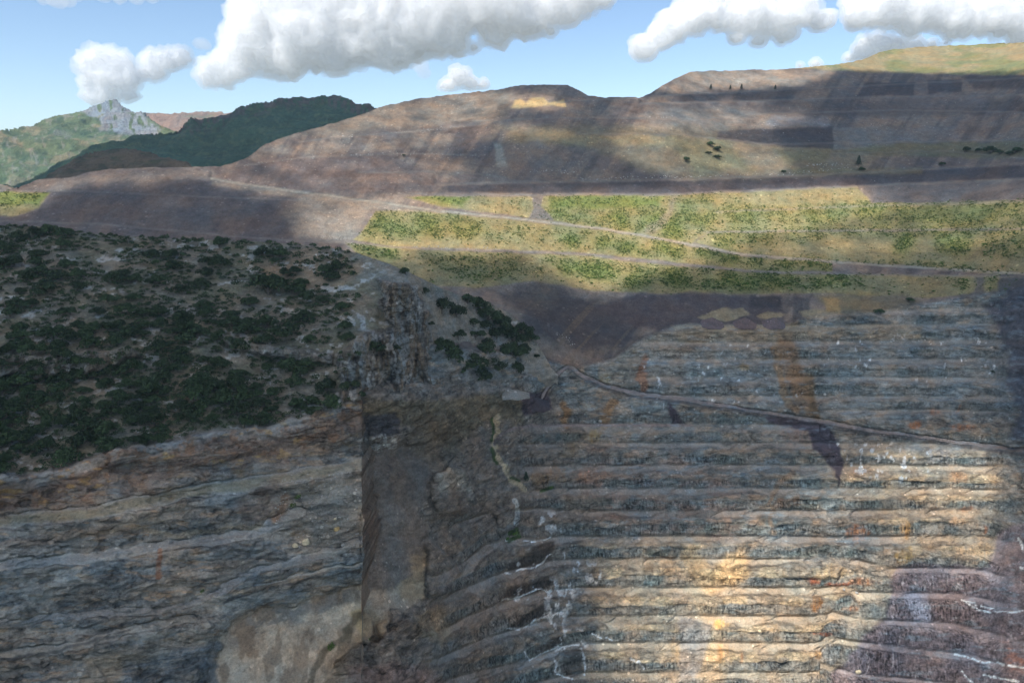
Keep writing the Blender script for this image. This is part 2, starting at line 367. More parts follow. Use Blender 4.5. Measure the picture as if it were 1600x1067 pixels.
# columns behind the hill: start again at its crest line, further back
cA = ip(pxB, CRESTA); rA = ip(pxB, RIM)
iref = int(np.argmin(np.abs(pxB - 905)))
left = pxB < 872
jc = np.array([int(np.argmin(np.abs(pyB - c))) for c in cA])
Yref = YB[:, iref]
Su = S.copy()
TZc = TZ
Yup = np.zeros_like(YB)
# upper part marched from the row of the terrace toe (row 455), same distance all along
j455 = int(np.argmin(np.abs(pyB - 455)))
Y455 = YB[j455].copy(); m905 = Y455[iref]
Y455 = np.where(left, m905 * ip(pxB, [(-240, 0.90), (400, 0.93), (700, 0.97), (905, 1.0)]), Y455)
Y455 = blur(blur(Y455[None], 14, 1), 14, 1)[0]
YU = march(Y455, S, pyB, j455, TZ)
kr = sstep(455 + 60, 455, Y) 
YB = np.exp(np.log(YB) * (1 - kr) + np.log(YU) * kr)
dt, lo_, sm = coherent(YB)
YB = np.exp(dt + sm(lo_))
YB = blur(YB, 1, 1)

# ---- sheet A
pxA = np.concatenate([np.arange(-240, XS, 1.5), np.arange(XS, 872.1, 1.5)]); pyA = np.arange(1176, 330, -1.5)
A = Layer(pxA, pyA); XA, YAr = A.X, A.Y; TZA = tz(pyA)
crA = ip(pxA, CRESTA) + (fbm2(pxA / 7, pxA * 0, 4, 15) - 0.5) * 4; rmA = ip(pxA, RIM) + (fbm2(pxA / 18, pxA * 0, 4, 16) - 0.5) * 14 * (pxA < XS - 8)
SA = np.full(XA.shape, 22.0)
low = sstep(-5, 5, YAr - rmA[None]) * (XA < XS + 1)
hillx = A.poly([(575, 360), (640, 420), (700, 440), (880, 560), (880, 620), (700, 640), (640, 560), (600, 480)], 20, 10)
SA = SA + hillx * 20
cliffs = [A.poly([(530, 560), (560, 530), (600, 515), (640, 470), (660, 470), (672, 520), (668, 590), (720, 610), (735, 640), (560, 640), (530, 600)], 5, 12),
          A.poly([(590, 440), (650, 450), (660, 500), (640, 520), (600, 500)], 5, 10),
          A.poly([(340, 520), (420, 540), (520, 555), (520, 570), (360, 548)], 3, 10) * 0.5,
          A.poly([(-10, 560), (200, 545), (220, 560), (100, 590), (0, 590)], 3, 12) * 0.5,
          A.poly([(490, 640), (566, 590), (570, 640), (540, 660), (480, 680)], 4, 8)]
hc = np.zeros(XA.shape, np.float32)
for c in cliffs: hc = np.maximum(hc, c)
SA = SA * (1 - hc) + 68 * hc
SA = SA + (1 - low) * 30 * (fbm2(XA / 40, YAr / 11, 5, 41, True) - 0.62)
SA = SA * (1 - low) + 62 * low
# ledges of the left cliff: (line, flat width)
LEDGES = [([(-240, 830), (0, 815), (150, 800), (300, 770), (420, 752), (500, 738), (567, 725)], 20, 26), ([(-240, 905), (0, 884), (130, 872), (270, 852), (390, 836), (470, 800)], 15, 20),
          ([(0, 975), (130, 960), (250, 955), (330, 930), (400, 890), (480, 875), (567, 845)], 10, 22), ([(-240, 1035), (0, 1022), (120, 1010), (200, 985), (300, 965)], 12, 18),
          ([(380, 900), (470, 870), (567, 850)], 3, 25), ([(400, 915), (480, 895), (567, 880)], 3, 25), ([(-240, 1090), (0, 1075), (200, 1060)], 7, 14)]
ledge = np.zeros(XA.shape, np.float32)
for pts, wd, sl_ in LEDGES:
    m = A.line(pts, wd, 3, 6) * low; ledge = np.maximum(ledge, m); SA = SA * (1 - m) + sl_ * m
    m2 = A.line([(x, y + wd + 6) for x, y in pts], 10, 4, 6) * low; SA = SA * (1 - m2) + 76 * m2
slabA = A.poly([(250, 1190), (330, 1110), (322, 1050), (345, 1010), (340, 985), (368, 968), (400, 945), (450, 948), (500, 925), (580, 905), (580, 998), (548, 1008), (522, 1045), (500, 1080), (480, 1190)], 4, 16)
SA = SA * (1 - slabA) + 50 * slabA
SA = SA + low * (1 - slabA) * (1 - ledge) * (34 * (fbm2(XA / 50, YAr / 14, 4, 43) - 0.5) + 14 * (fbm2(XA / 10, YAr / 4, 4, 44) - 0.5))
SA = np.clip(SA, 7, 80)
SA = blur(SA, 1, 1)
# distance along the rim: prescribed left of the corner, taken from sheet B's ground to the right of it
def sampleB(px, py, G=None):
    G = YB if G is None else G
    fi = np.clip((px - pxB[0]) / 1.6, 0, len(pxB) - 1.001); fj = np.clip((pyB[0] - py) / 1.6, 0, len(pyB) - 1.001)
    i = fi.astype(int); j = fj.astype(int); a = fi - i; b = fj - j
    return (G[j, i] * (1 - a) + G[j, i + 1] * a) * (1 - b) + (G[j + 1, i] * (1 - a) + G[j + 1, i + 1] * a) * b
Yrim = ip(pxA, [(-240, 262), (0, 300), (150, 318), (300, 342), (450, 372), (567, 402)])
yb = sampleB(pxA, rmA)
k = sstep(XS, XS + 40, pxA); Yrim = np.where(pxA < XS, Yrim, Yrim * (1 - k) + (yb + 1.0) * k)
Yrim = np.where(pxA < XS, Yrim, np.minimum(Yrim, yb + 2)) if False else Yrim
j0s = np.array([int(np.argmin(np.abs(pyA - r))) for r in rmA])
TA = np.tan(np.radians(SA)); nA = len(pyA); YA = np.zeros(SA.shape)
cols = np.arange(len(pxA)); YA[j0s, cols] = Yrim
for j in range(nA - 1):
    act = j >= j0s; tt = np.maximum(0.5 * (TA[j] + TA[j + 1]), TZA[j + 1] + 0.06)
    YA[j + 1] = np.where(act, YA[j] * (TZA[j] - tt) / (TZA[j + 1] - tt), YA[j + 1])
for j in range(nA - 1, 0, -1):
    act = j <= j0s; tt = np.maximum(0.5 * (TA[j] + TA[j - 1]), TZA[j] + 0.06)
    YA[j - 1] = np.where(act, YA[j] * (TZA[j] - tt) / (TZA[j - 1] - tt), YA[j - 1])
dt, lo_, sm = coherent(YA)
iX = int(np.searchsorted(pxA, XS)) 
full = sm(lo_); lft = full.copy(); lft[:, :iX] = sm(lo_[:, :iX]); rgt = full.copy(); rgt[:, iX:] = sm(lo_[:, iX:])
lw = sstep(-30, 10, YAr - rmA[None])
full = full * (1 - lw) + np.where(np.arange(len(pxA))[None] < iX, lft, rgt) * lw
YA = blur(np.exp(dt + full), 1, 1)
# bring sheet B onto sheet A below row 900 at the seam
iS = int(np.argmin(np.abs(pxA - XS)))
ratio = np.interp(pyB[::-1], pyA[::-1], YA[::-1, iS - 3])[::-1] / YB[:, int(np.argmin(np.abs(pxB - XS)))]
print('seam ratio', ratio[::60], 'rows', pyB[::60])
ratio_low = np.where(pyB > 880, ratio, np.nan)
rv = np.where(pyB > 905, ratio, 1.0 + 0 * ratio)
r905 = ratio[int(np.argmin(np.abs(pyB - 905)))]
gap = ip(pyB, [(620, 1.012), (700, 1.026), (860, 1.022), (905, 1.0)])
rv = np.where(pyB > 600, ratio * gap, ratio[int(np.argmin(np.abs(pyB - 600)))] * 1.035)
wB = (1 - sstep(XS + 10, XS + 300, X)) * sstep(455, 600, Y)
YB = YB * (1 + (rv[:, None] - 1) * wB)
rel = 0.030 * blocks(fbm2(X / 46 + Y / 160, Y / 22, 5, 601), 9) * (1 - fade) + 0.006 * blocks(fbm2(X / 26, Y / 12, 5, 602), 8) * fade * upper_m + 0.005 * blocks(fbm2(X / 11, Y / 6, 4, 603), 5) * (1 - 0.8 * berm_m)
soft = lambda m, k: gb(gb(m, k, 0), k, 1)
rel = rel * pit * (1 - 0.9 * soft(chan, 7)) * (1 - 0.9 * soft(slab, 7)) * (1 - haul)
for pts, a, f_ in [([(684, 742), (705, 730), (724, 735), (738, 752), (740, 782), (724, 800), (682, 800), (674, 775)], .022, 3), ([(556, 968), (568, 956), (580, 962), (584, 990), (572, 1002), (556, 998)], .016, 3), ([(668, 850), (700, 860), (720, 900), (700, 930), (668, 930)], .02, 4),
                   ([(590, 975), (604, 968), (606, 990), (592, 996)], .012, 3), ([(520, 1180), (510, 1040), (530, 1008), (552, 990), (590, 1000), (640, 970), (700, 1000), (720, 1180)], .018, 4), ([(774, 800), (800, 790), (806, 830), (780, 836)], .012, 3),
                   ([(1000, 845), (1022, 842), (1060, 860), (1050, 872), (1010, 862)], .008, 2), ([(1220, 870), (1290, 868), (1320, 880), (1310, 900), (1230, 902)], .006, 3)]:
    rel = rel + a * B.poly(pts, f_, 8)
YB = YB * (1 - rel)
relA = 0.036 * blocks(fbm2(XA / 110 - YAr / 120, (YAr + 0.2 * XA) / 30, 5, 611), 8, 0.16) + 0.012 * blocks(fbm2(XA / 34, YAr / 14, 4, 612), 6)
relA = relA * low * (1 - 0.95 * np.clip(soft(slabA, 9) * 1.4, 0, 1)) + (1 - low) * (0.075 * hc * blocks(fbm2(XA / 17, YAr / 50, 5, 613), 8) + 0.010 * blocks(fbm2(XA / 24, YAr / 7, 5, 614), 6))
relA = relA * sstep(0, 14, np.abs(YAr - rmA[None]) + (pxA < XS) * 20)
YA = YA * (1 - relA)
cr2 = np.interp(pyB[::-1], pyA[::-1], YA[::-1, iS - 2])[::-1] / YB[:, int(np.argmin(np.abs(pxB - XS)))]
cr2 = np.clip(gb(cr2[:, None], 7, 0)[:, 0], 0.975, 1.02)
YB = YB * (1 + ((cr2 - 1) * sstep(895, 925, pyB))[:, None] * (1 - sstep(XS, XS + 45, X)))
print('Y455', m905, 'B bottom', YB[60, ::120].round(), 'B crest', [YB[int(np.argmin(np.abs(pyB - crestB[i]))), i].round() for i in range(0, len(pxB), 120)])
print('A crest', [YA[int(np.argmin(np.abs(pyA - crA[i]))), i].round() for i in range(0, len(pxA), 60)], 'rim', Yrim[::60].round())
print('B at A crest', sampleB(pxA[::60], crA[::60]).round())

def assemble(L, Yd, crest, PX=None):
    """grid -> points; rows above the crest fold over and go down the far side"""
    PY = L.Y.astype(np.float64); PXg = L.X.astype(np.float64)
    k = np.maximum(crest[None] - PY, 0) / 1.6
    ov = PY < crest[None]
    jc = np.clip(((L.py[0] - crest) / (L.py[0] - L.py[1])).astype(int), 0, len(L.py) - 1)
    Yc = Yd[jc, np.arange(len(L.px))][None]
    PYe = np.where(ov, crest[None], PY); Ye = np.where(ov, Yc, Yd)
    x = tx(PXg, PYe) * Ye; z = tz(PYe) * Ye
    y = np.where(ov, Yc + k * 3.0, Ye); z = np.where(ov, z - k * 0.6 - 0.004 * k * k, z)
    x = np.where(ov, x * (1 + 0.0 * k), x)
    return np.stack([x, y, z], -1), ov
PB, ovB = assemble(B, YB, crestB)

# ------------------------------------------------------------------ colours of sheet B
def blend(col, target, m): return col + (np.asarray(target, np.float32) - col) * m[..., None]
XW, YW = X + B.wx * 8, Y + B.wy * 6
nz = lambda sx, sy, seed, o=5, r=False: fbm2(X / sx, Y / sy, o, seed, r)
n_a, n_b, n_c, n_d = nz(40, 12, 101), nz(14, 8, 102), nz(90, 50, 103), nz(6, 5, 104)
col = np.zeros(X.shape + (3,), np.float32) + GREY.astype(np.float32)
col = blend(col, BLUEG, sstep(0.42, 0.62, n_a))
col = blend(col, TAN, sstep(0.54, 0.68, n_b) * 0.55)
col = blend(col, DBLUE, sstep(0.56, 0.7, nz(30, 5, 105)) * 0.8)
warm = np.maximum(B.poly([(930, 860), (1060, 850), (1240, 880), (1400, 890), (1395, 960), (1340, 1010), (1330, 1190), (900, 1190), (930, 1000)], 30, 30),
                  B.poly([(1280, 700), (1420, 690), (1560, 720), (1575, 900), (1480, 900), (1420, 860), (1300, 740)], 20, 20) * 0.75)
brownz = B.poly([(560, 600), (860, 610), (960, 700), (930, 800), (880, 860), (820, 1000), (720, 1190), (440, 1190), (560, 900)], 25, 20)
col = blend(col, lin((128, 118, 108)), brownz * (0.45 + 0.5 * n_c))
col = blend(col, PINK, B.poly([(940, 700), (1130, 720), (1180, 800), (1140, 850), (960, 830), (900, 760)], 20, 25) * sstep(0.4, 0.6, n_b) * 0.7)
col = blend(col, lin((150, 140, 124)), B.poly([(960, 520), (1060, 505), (1230, 505), (1240, 560), (1140, 560), (960, 620), (930, 600)], 14, 14) * 0.6)
col = blend(col, lin((148, 158, 162)), B.poly([(1000, 560), (1100, 530), (1450, 510), (1570, 500), (1580, 640), (1450, 660), (1280, 640), (1010, 625)], 20, 20) * 0.5 * (1 - berm_m))
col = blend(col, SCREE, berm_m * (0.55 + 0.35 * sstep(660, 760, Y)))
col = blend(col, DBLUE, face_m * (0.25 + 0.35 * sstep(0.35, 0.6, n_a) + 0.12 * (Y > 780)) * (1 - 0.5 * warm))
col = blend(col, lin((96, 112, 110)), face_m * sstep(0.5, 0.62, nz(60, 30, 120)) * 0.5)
upt = upper_m * sstep(0.40, 0.56, n_b)
col = blend(col, lin((150, 136, 120)), upt * 0.5)
col = blend(col, lin((172, 158, 138)), warm * (1 - face_m) * 0.75)
col = blend(col, lin((206, 186, 154)), warm * np.maximum(upper_m, 0.35 * berm_m) * sstep(0.40, 0.60, nz(26, 14, 111)) * 0.9)
col = blend(col, lin((168, 158, 142)), warm * berm_m * 0.5)
# channels of ochre soil washed down the wall
for pts, wd, c, a in [([(1232, 500), (1225, 530), (1240, 580), (1262, 640)], 30, lin((138, 112, 84)), 0.8), ([(1210, 545), (1222, 610), (1240, 640)], 14, lin((150, 118, 80)), 0.7),
                      ([(1262, 590), (1272, 640), (1280, 655)], 12, lin((120, 100, 72)), 0.7), ([(1090, 900), (1110, 960), (1115, 1060)], 40, CREAM, 0.25), ([(1008, 560), (1003, 590), (1005, 612)], 12, lin((160, 110, 78)), 0.7),
                      ([(880, 632), (884, 660)], 12, lin((150, 118, 80)), 0.8), ([(954, 632), (945, 662)], 16, lin((150, 122, 88)), 0.8), ([(1150, 880), (1135, 900)], 40, lin((214, 180, 130)), 0.7),
                      ([(1080, 870), (1100, 900), (1110, 912)], 30, lin((190, 160, 116)), 0.5), ([(1240, 740), (1205, 770), (1206, 830)], 8, lin((140, 122, 104)), 0.8)]:
    col = blend(col, c, B.line(pts, wd * 0.5, wd * 0.5, 10) * a)
blotch = nz(9, 7, 777); streak = sstep(0.35, 0.6, fbm2(X / 3, Y / 26, 3, 778))
# brown bushes of soil, ochre stains and rust on single faces
for x, y, rx, ry, c, a in [(1340, 832, 16, 12, ORANGE, .8), (1232, 785, 22, 10, lin((120, 88, 60)), .8), (1416, 826, 8, 14, lin((178, 140, 84)), .9), (1412, 868, 16, 12, lin((186, 152, 84)), .95),
                           (1270, 908, 14, 7, RUST, 1), (1308, 912, 18, 4, RUST, 1), (1350, 908, 26, 8, ORANGE, .7), (1276, 945, 8, 14, lin((186, 128, 66)), .9), (1330, 952, 16, 6, ORANGE, .6),
                           (1284, 990, 16, 4, RUST, .9), (1124, 1020, 5, 12, ORANGE, .8), (1158, 1028, 4, 8, ORANGE, .7), (1280, 1024, 8, 8, lin((186, 140, 84)), .8), (1538, 828, 5, 8, ORANGE, .7), (1510, 796, 14, 4, ORANGE, .6),
                           (1428, 664, 10, 5, ORANGE, .9), (1502, 668, 20, 6, ORANGE, .8), (1460, 644, 5, 8, ORANGE, .6), (1500, 640, 3, 9, ORANGE, .6), (1132, 515, 14, 6, YELL, .6), (1225, 525, 14, 10, ORANGE, .55), (1262, 520, 18, 9, lin((170, 128, 80)), .6),
                           (1160, 576, 8, 8, YELL, .5), (946, 590, 14, 7, lin((146, 124, 76)), .7), (928, 680, 16, 12, lin((150, 128, 76)), .7), (870, 740, 16, 14, lin((150, 112, 72)), .7), (840, 748, 12, 12, lin((150, 120, 70)), .7),
                           (890, 700, 20, 10, lin((128, 112, 80)), .6), (925, 745, 26, 12, lin((178, 138, 112)), .7), (965, 778, 16, 10, lin((166, 140, 124)), .7), (1390, 760, 10, 12, CREAM, .5), (1500, 745, 16, 8, lin((208, 168, 130)), .8),
                           (1250, 675, 30, 20, PINK, .6), (1340, 735, 16, 10, lin((180, 140, 112)), .6), (1500, 812, 16, 8, lin((220, 186, 150)), .9), (1530, 860, 28, 12, lin((216, 186, 148)), .9), (1300, 895, 36, 12, lin((214, 186, 146)), .95),
                           (1350, 740, 16, 14, lin((168, 148, 132)), .6), (1470, 715, 26, 12, lin((176, 176, 180)), .5), (1460, 780, 40, 8, lin((200, 188, 164)), .8), (1126, 975, 12, 8, lin((220, 180, 100)), .8), (1100, 1020, 60, 20, lin((206, 178, 128)), .5),
                           (1360, 690, 24, 14, lin((150, 140, 130)), .6), (1420, 700, 30, 10, PALE, .45), (1065, 890, 26, 7, lin((206, 178, 140)), .7)]:
    d = np.sqrt(((XW - x) / rx) ** 2 + ((YW - y) / ry) ** 2); col = blend(col, c, (1 - sstep(0.45, 1.25, d + 1.5 * (blotch - 0.5))) * a * 0.75 * (0.5 + 0.6 * streak))
# grey smooth slab at the lower left of the warm benches
col = blend(col, lin((150, 148, 146)), B.poly([(1062, 962), (1112, 975), (1100, 1030), (1085, 1060), (1062, 1060)], 5, 6) * 0.8)
# white drips down faces
drip = sstep(0.68, 0.80, fbm2(X / 2.6, Y / 60, 3, 140)) * pit * face_m * sstep(0.35, 0.6, nz(50, 20, 141))
col = blend(col, PALE, drip * 0.55)
# channel scree and slabs
col = blend(col, lin((114, 107, 100)), chan * 0.9)
col = blend(col, lin((98, 93, 88)), B.poly([(568, 700), (645, 695), (672, 720), (668, 770), (640, 790), (600, 780), (590, 850), (568, 850)], 10, 12) * 0.85)
slabcol = lin((168, 156, 140))
col = blend(col, slabcol, slab * 0.9)
for p in ([(545, 960), (560, 950), (600, 958), (606, 980), (590, 1000), (566, 996)], [(618, 915), (660, 880), (664, 935), (645, 945), (620, 935)], [(640, 872), (664, 858), (664, 885), (650, 890)]):
    col = blend(col, lin((166, 148, 116)), B.poly(p, 5, 14) * 0.5)
col = blend(col, lin((166, 146, 118)), B.poly([(650, 960), (690, 945), (710, 990), (690, 1010), (650, 990)], 6, 8) * 0.6)
col = blend(col, PINK, B.poly([(560, 1040), (640, 1035), (720, 1070), (700, 1140), (560, 1140)], 8, 12) * 0.8)
col = blend(col, lin((150, 132, 116)), B.poly([(800, 900), (900, 880), (840, 960), (720, 1010), (700, 980)], 10, 14) * 0.5)
# grassy brown bank above the channel, dark spoil square
col = blend(col, lin((122, 112, 90)), B.poly([(567, 622), (640, 628), (760, 618), (830, 612), (820, 660), (760, 660), (700, 700), (600, 650), (567, 652)], 6, 10) * 0.8)
col = blend(col, lin((110, 103, 90)), B.poly([(625, 640), (700, 640), (740, 700), (690, 740), (640, 700)], 10, 12) * 0.6)
col = blend(col, lin((76, 76, 80)), B.poly([(568, 650), (618, 645), (626, 658), (622, 680), (568, 684)], 3, 3) * 0.95)
col = blend(col, PALE, B.poly([(572, 690), (600, 678), (622, 684), (618, 698), (590, 704), (574, 700)], 2, 6) * sstep(0.45, 0.55, n_d) * 0.9)
col = blend(col, lin((168, 160, 146)), B.poly([(686, 742), (705, 732), (722, 736), (736, 755), (736, 770), (700, 766), (682, 772)], 2, 5) * 0.7)
# slag-dark spills on the wall
for p, c in (([(1196, 650), (1230, 652), (1290, 662), (1305, 680), (1320, 722), (1300, 730), (1270, 700), (1262, 672), (1200, 662)], COAL), ([(1270, 700), (1318, 720), (1312, 760), (1305, 735)], COAL),
             ([(1045, 628), (1068, 660), (1050, 662), (1042, 640)], DPURP), ([(820, 612), (855, 612), (862, 640), (820, 650), (815, 630)], DPURP)):
    col = blend(col, c, B.poly(p, 2.5, 5))
# right hand side: dark spoil wall
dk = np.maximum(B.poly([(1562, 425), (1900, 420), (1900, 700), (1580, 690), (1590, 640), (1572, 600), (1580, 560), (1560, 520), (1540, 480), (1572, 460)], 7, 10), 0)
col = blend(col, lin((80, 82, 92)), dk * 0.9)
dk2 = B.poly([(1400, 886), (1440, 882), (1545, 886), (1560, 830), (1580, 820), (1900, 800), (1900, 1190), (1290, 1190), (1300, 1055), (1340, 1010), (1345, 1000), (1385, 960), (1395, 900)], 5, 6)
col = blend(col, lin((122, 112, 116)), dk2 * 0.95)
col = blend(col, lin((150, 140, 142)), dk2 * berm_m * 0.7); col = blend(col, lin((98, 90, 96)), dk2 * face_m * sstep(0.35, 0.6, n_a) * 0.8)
col = blend(col, lin((166, 164, 176)), B.poly([(1412, 928), (1450, 925), (1455, 968), (1425, 972)], 3, 8) * 0.7)
col = blend(col, lin((170, 165, 168)), dk2 * sstep(0.64, 0.72, fbm2(X / 5, Y / 26, 4, 150)) * 0.5)
col = blend(col, lin((150, 104, 84)), B.poly([(1560, 1005), (1900, 1010), (1900, 1060), (1580, 1050)], 8, 10) * sstep(0.5, 0.6, n_b) * 0.6)
# white mineral crusts where water seeps over the benches
crust = np.zeros(X.shape, np.float32)
for pts, wd in [([(786, 892), (800, 894), (818, 889), (835, 884), (850, 875), (862, 868)], 2.5), ([(785, 938), (800, 937), (820, 929), (845, 920), (858, 925), (856, 935)], 2.5), ([(792, 983), (812, 982), (830, 975), (848, 967), (860, 960)], 3),
                ([(818, 1020), (828, 1030), (850, 1018), (880, 1008), (900, 1006)], 2.5), ([(905, 1012), (916, 1035), (915, 1055)], 3), ([(866, 1030), (870, 1050), (885, 1056), (895, 1062)], 3), ([(788, 844), (812, 843), (838, 845), (860, 838)], 1.8),
                ([(925, 992), (935, 996), (950, 994), (958, 999)], 2.5), ([(985, 1030), (1000, 1034), (1008, 1044)], 4), ([(1505, 938), (1530, 950), (1560, 958), (1600, 955)], 2), ([(1510, 940), (1535, 944), (1555, 950)], 1.6), ([(1490, 1020), (1520, 1030), (1545, 1036)], 2.5),
                ([(1560, 1038), (1600, 1045)], 4), ([(1505, 1048), (1515, 1062), (1530, 1070)], 3), ([(1536, 1055), (1560, 1060), (1590, 1066)], 4), ([(1594, 840), (1600, 855)], 5), ([(1594, 884), (1600, 888)], 4)]:
    crust = np.maximum(crust, B.line(pts, wd * 0.6, 1.0, 6) * sstep(0.32, 0.5, n_d))
for pts, thr in [([(855, 905), (895, 910), (898, 930), (880, 975), (900, 995), (860, 985), (850, 935)], 0.53), ([(862, 985), (912, 985), (912, 1010), (870, 1020)], 0.5), ([(840, 800), (870, 800), (880, 830), (840, 835)], 0.55), ([(845, 838), (865, 842), (862, 870), (850, 868)], 0.55),
                 ([(1010, 650), (1580, 580), (1570, 500), (1280, 520), (1000, 560)], 0.70), ([(870, 860), (930, 880), (960, 920), (900, 905)], 0.60), ([(1300, 690), (1460, 700), (1440, 760), (1330, 740)], 0.62), ([(795, 880), (850, 850), (862, 880), (800, 900)], 0.64), ([(790, 925), (852, 900), (862, 925), (800, 940)], 0.64), ([(800, 980), (860, 940), (870, 970)], 0.62)]:
    crust = np.maximum(crust, B.poly(pts, 6, 8) * sstep(thr, thr + 0.05, fbm2(X / 7, Y / 11, 5, 160)) * 0.8)
col = blend(col, lin((226, 233, 238)), crust * 0.95)
wet = np.maximum(np.maximum(B.poly([(786, 886), (850, 845), (866, 845), (860, 875), (800, 892)], 3, 5), B.poly([(780, 935), (800, 915), (850, 900), (866, 905), (850, 922), (800, 934)], 3, 5)),
                 np.maximum(B.poly([(790, 980), (850, 940), (868, 945), (862, 962), (800, 980)], 3, 5), B.poly([(830, 1018), (870, 990), (884, 1000), (850, 1018)], 3, 5)))
wet = np.maximum(wet, B.poly([(880, 1015), (905, 1012), (915, 1050), (890, 1062), (876, 1040)], 3, 5) * 0.8)
col = blend(col, lin((58, 52, 48)), wet * 0.8 * (1 - crust))
# the little stream gully
GUL = [(776, 650), (778, 672), (772, 690), (771, 705), (778, 722), (792, 740), (806, 756), (818, 766)]
col = blend(col, lin((184, 172, 146)), B.line(GUL, 7, 1.5, 7)); col = blend(col, lin((190, 196, 196)), B.line([(803, 782), (808, 800), (806, 818)], 6, 1.5, 3))
for pts, wd in (([(768, 700), (770, 715), (775, 725)], 4), ([(796, 834), (808, 826), (812, 836), (795, 844)], 4), ([(845, 766), (862, 762)], 4), ([(800, 745), (812, 752)], 3), ([(770, 655), (768, 690)], 3)):
    col = blend(col, lin((58, 84, 42)), B.line(pts, wd, 2, 4) * 0.9)
# ------- dumps
D = 1 - pit
dcol = np.zeros_like(col) + PURP.astype(np.float32)
dcol = blend(dcol, lin((142, 126, 120)), sstep(0.42, 0.62, nz(60, 26, 201)))
# tipping stripes that run down the slope, slanting with it
sl1 = fbm2((X + 0.55 * Y) / 13, Y / 120, 4, 202); dcol = blend(dcol, DPURP, sstep(0.50, 0.66, sl1) * 0.5)
dcol = blend(dcol, lin((150, 128, 118)), sstep(0.52, 0.62, fbm2((X + 0.7 * Y) / 16, Y / 90, 3, 203)) * 0.6)
P_ = lambda pts, c, a=1.0, f=3, wv=5: globals().__setitem__('dcol', blend(dcol, c, B.poly(pts, f, wv) * a))
P_([(-240, 270), (340, 262), (350, 290), (560, 318), (560, 345), (500, 380), (-240, 360)], lin((104, 92, 98)), 0.75, 6)
P_([(30, 297), (60, 280), (330, 262), (345, 278), (230, 285), (140, 283), (100, 298)], lin((136, 120, 116)), 0.7, 3)
P_([(480, 300), (620, 318), (580, 330), (545, 378), (460, 372), (440, 330)], lin((150, 138, 132)), 0.7, 8)
P_([(345, 280), (385, 250), (600, 240), (700, 285), (680, 300), (500, 300)], lin((124, 104, 104)), 0.7, 5)
P_([(430, 220), (600, 165), (800, 140), (790, 185), (640, 200), (480, 212)], lin((142, 126, 116)), 0.8, 6)
P_([(700, 300), (1040, 303), (1160, 297), (1600, 278), (1900, 270), (1900, 245), (1450, 266), (1250, 276), (1100, 282), (700, 290)], lin((86, 78, 88)), 0.85, 2, 2)
P_([(1350, 292), (1900, 270), (1900, 312), (1370, 322)], lin((96, 90, 98)), 0.9, 3, 4)
P_([(770, 200), (1080, 195), (1300, 225), (1390, 235), (1340, 272), (1100, 280), (1020, 270), (960, 245), (860, 215)], lin((142, 130, 104)), 0.6, 8, 10)
P_([(800, 205), (900, 208), (1060, 212), (1050, 232), (940, 222), (850, 224), (790, 216)], lin((166, 142, 96)), 0.55, 6, 14)
P_([(1050, 215), (1130, 215), (1180, 265), (1080, 272)], lin((138, 132, 92)), 0.6, 10, 12)
P_([(1210, 232), (1300, 232), (1290, 252), (1230, 255)], lin((116, 118, 84)), 0.5, 8, 8)
P_([(798, 168), (805, 157), (815, 156), (822, 162), (832, 154), (850, 153), (858, 162), (880, 154), (885, 166), (850, 166), (800, 169)], lin((196, 166, 112)), 1, 2, 3)
P_([(772, 222), (784, 224), (792, 262), (776, 262)], PALE, 0.55, 3, 5)
P_([(1122, 205), (1200, 202), (1303, 198), (1302, 233), (1200, 228), (1120, 218)], lin((78, 72, 84)), 0.85, 2, 4)
P_([(1195, 198), (1205, 182), (1290, 180), (1300, 196)], lin((142, 136, 146)), 0.7, 3, 4); P_([(1302, 200), (1390, 198), (1400, 230), (1302, 234)], lin((124, 124, 130)), 0.8, 2, 4)
P_([(1000, 165), (1900, 150), (1900, 175), (1250, 182), (1000, 178)], lin((84, 78, 88)), 0.6, 5, 8); P_([(1350, 130), (1430, 128), (1428, 150), (1340, 150)], lin((74, 68, 80)), 0.8, 2, 4)
P_([(1450, 126), (1502, 124), (1502, 145), (1450, 146)], lin((78, 70, 82)), 0.8, 2, 3); P_([(1500, 118), (1900, 112), (1900, 140), (1520, 140)], lin((90, 80, 88)), 0.8, 3, 5)
P_([(1340, 205), (1490, 195), (1500, 220), (1400, 223)], lin((124, 122, 130)), 0.6, 4, 8); P_([(1400, 150), (1560, 145), (1540, 165), (1420, 166)], lin((120, 112, 120)), 0.5, 6, 8)
P_([(1060, 150), (1250, 140), (1240, 156), (1060, 160)], lin((78, 74, 84)), 0.6, 3, 5); P_([(1390, 224), (1900, 218), (1900, 246), (1530, 248), (1300, 240)], lin((118, 116, 86)), 0.75, 4, 6)
P_([(1230, 262), (1330, 264), (1440, 262), (1440, 272), (1240, 274)], lin((136, 126, 90)), 0.6, 3, 4); P_([(1070, 112), (1230, 108), (1300, 112), (1240, 138), (1070, 142)], lin((160, 144, 136)), 0.7, 5, 5)
P_([(1010, 170), (1130, 165), (1200, 178), (1120, 205), (1010, 205)], lin((150, 144, 144)), 0.5, 8, 8)
hillg = B.poly([(1240, 106), (1345, 90), (1400, 70), (1900, 40), (1900, 114), (1560, 118), (1440, 115), (1330, 112)], 2, 3)
dcol = blend(dcol, lin((156, 139, 102)), hillg); dcol = blend(dcol, lin((128, 130, 80)), hillg * sstep(0.46, 0.62, nz(50, 10, 220)) * 0.9)
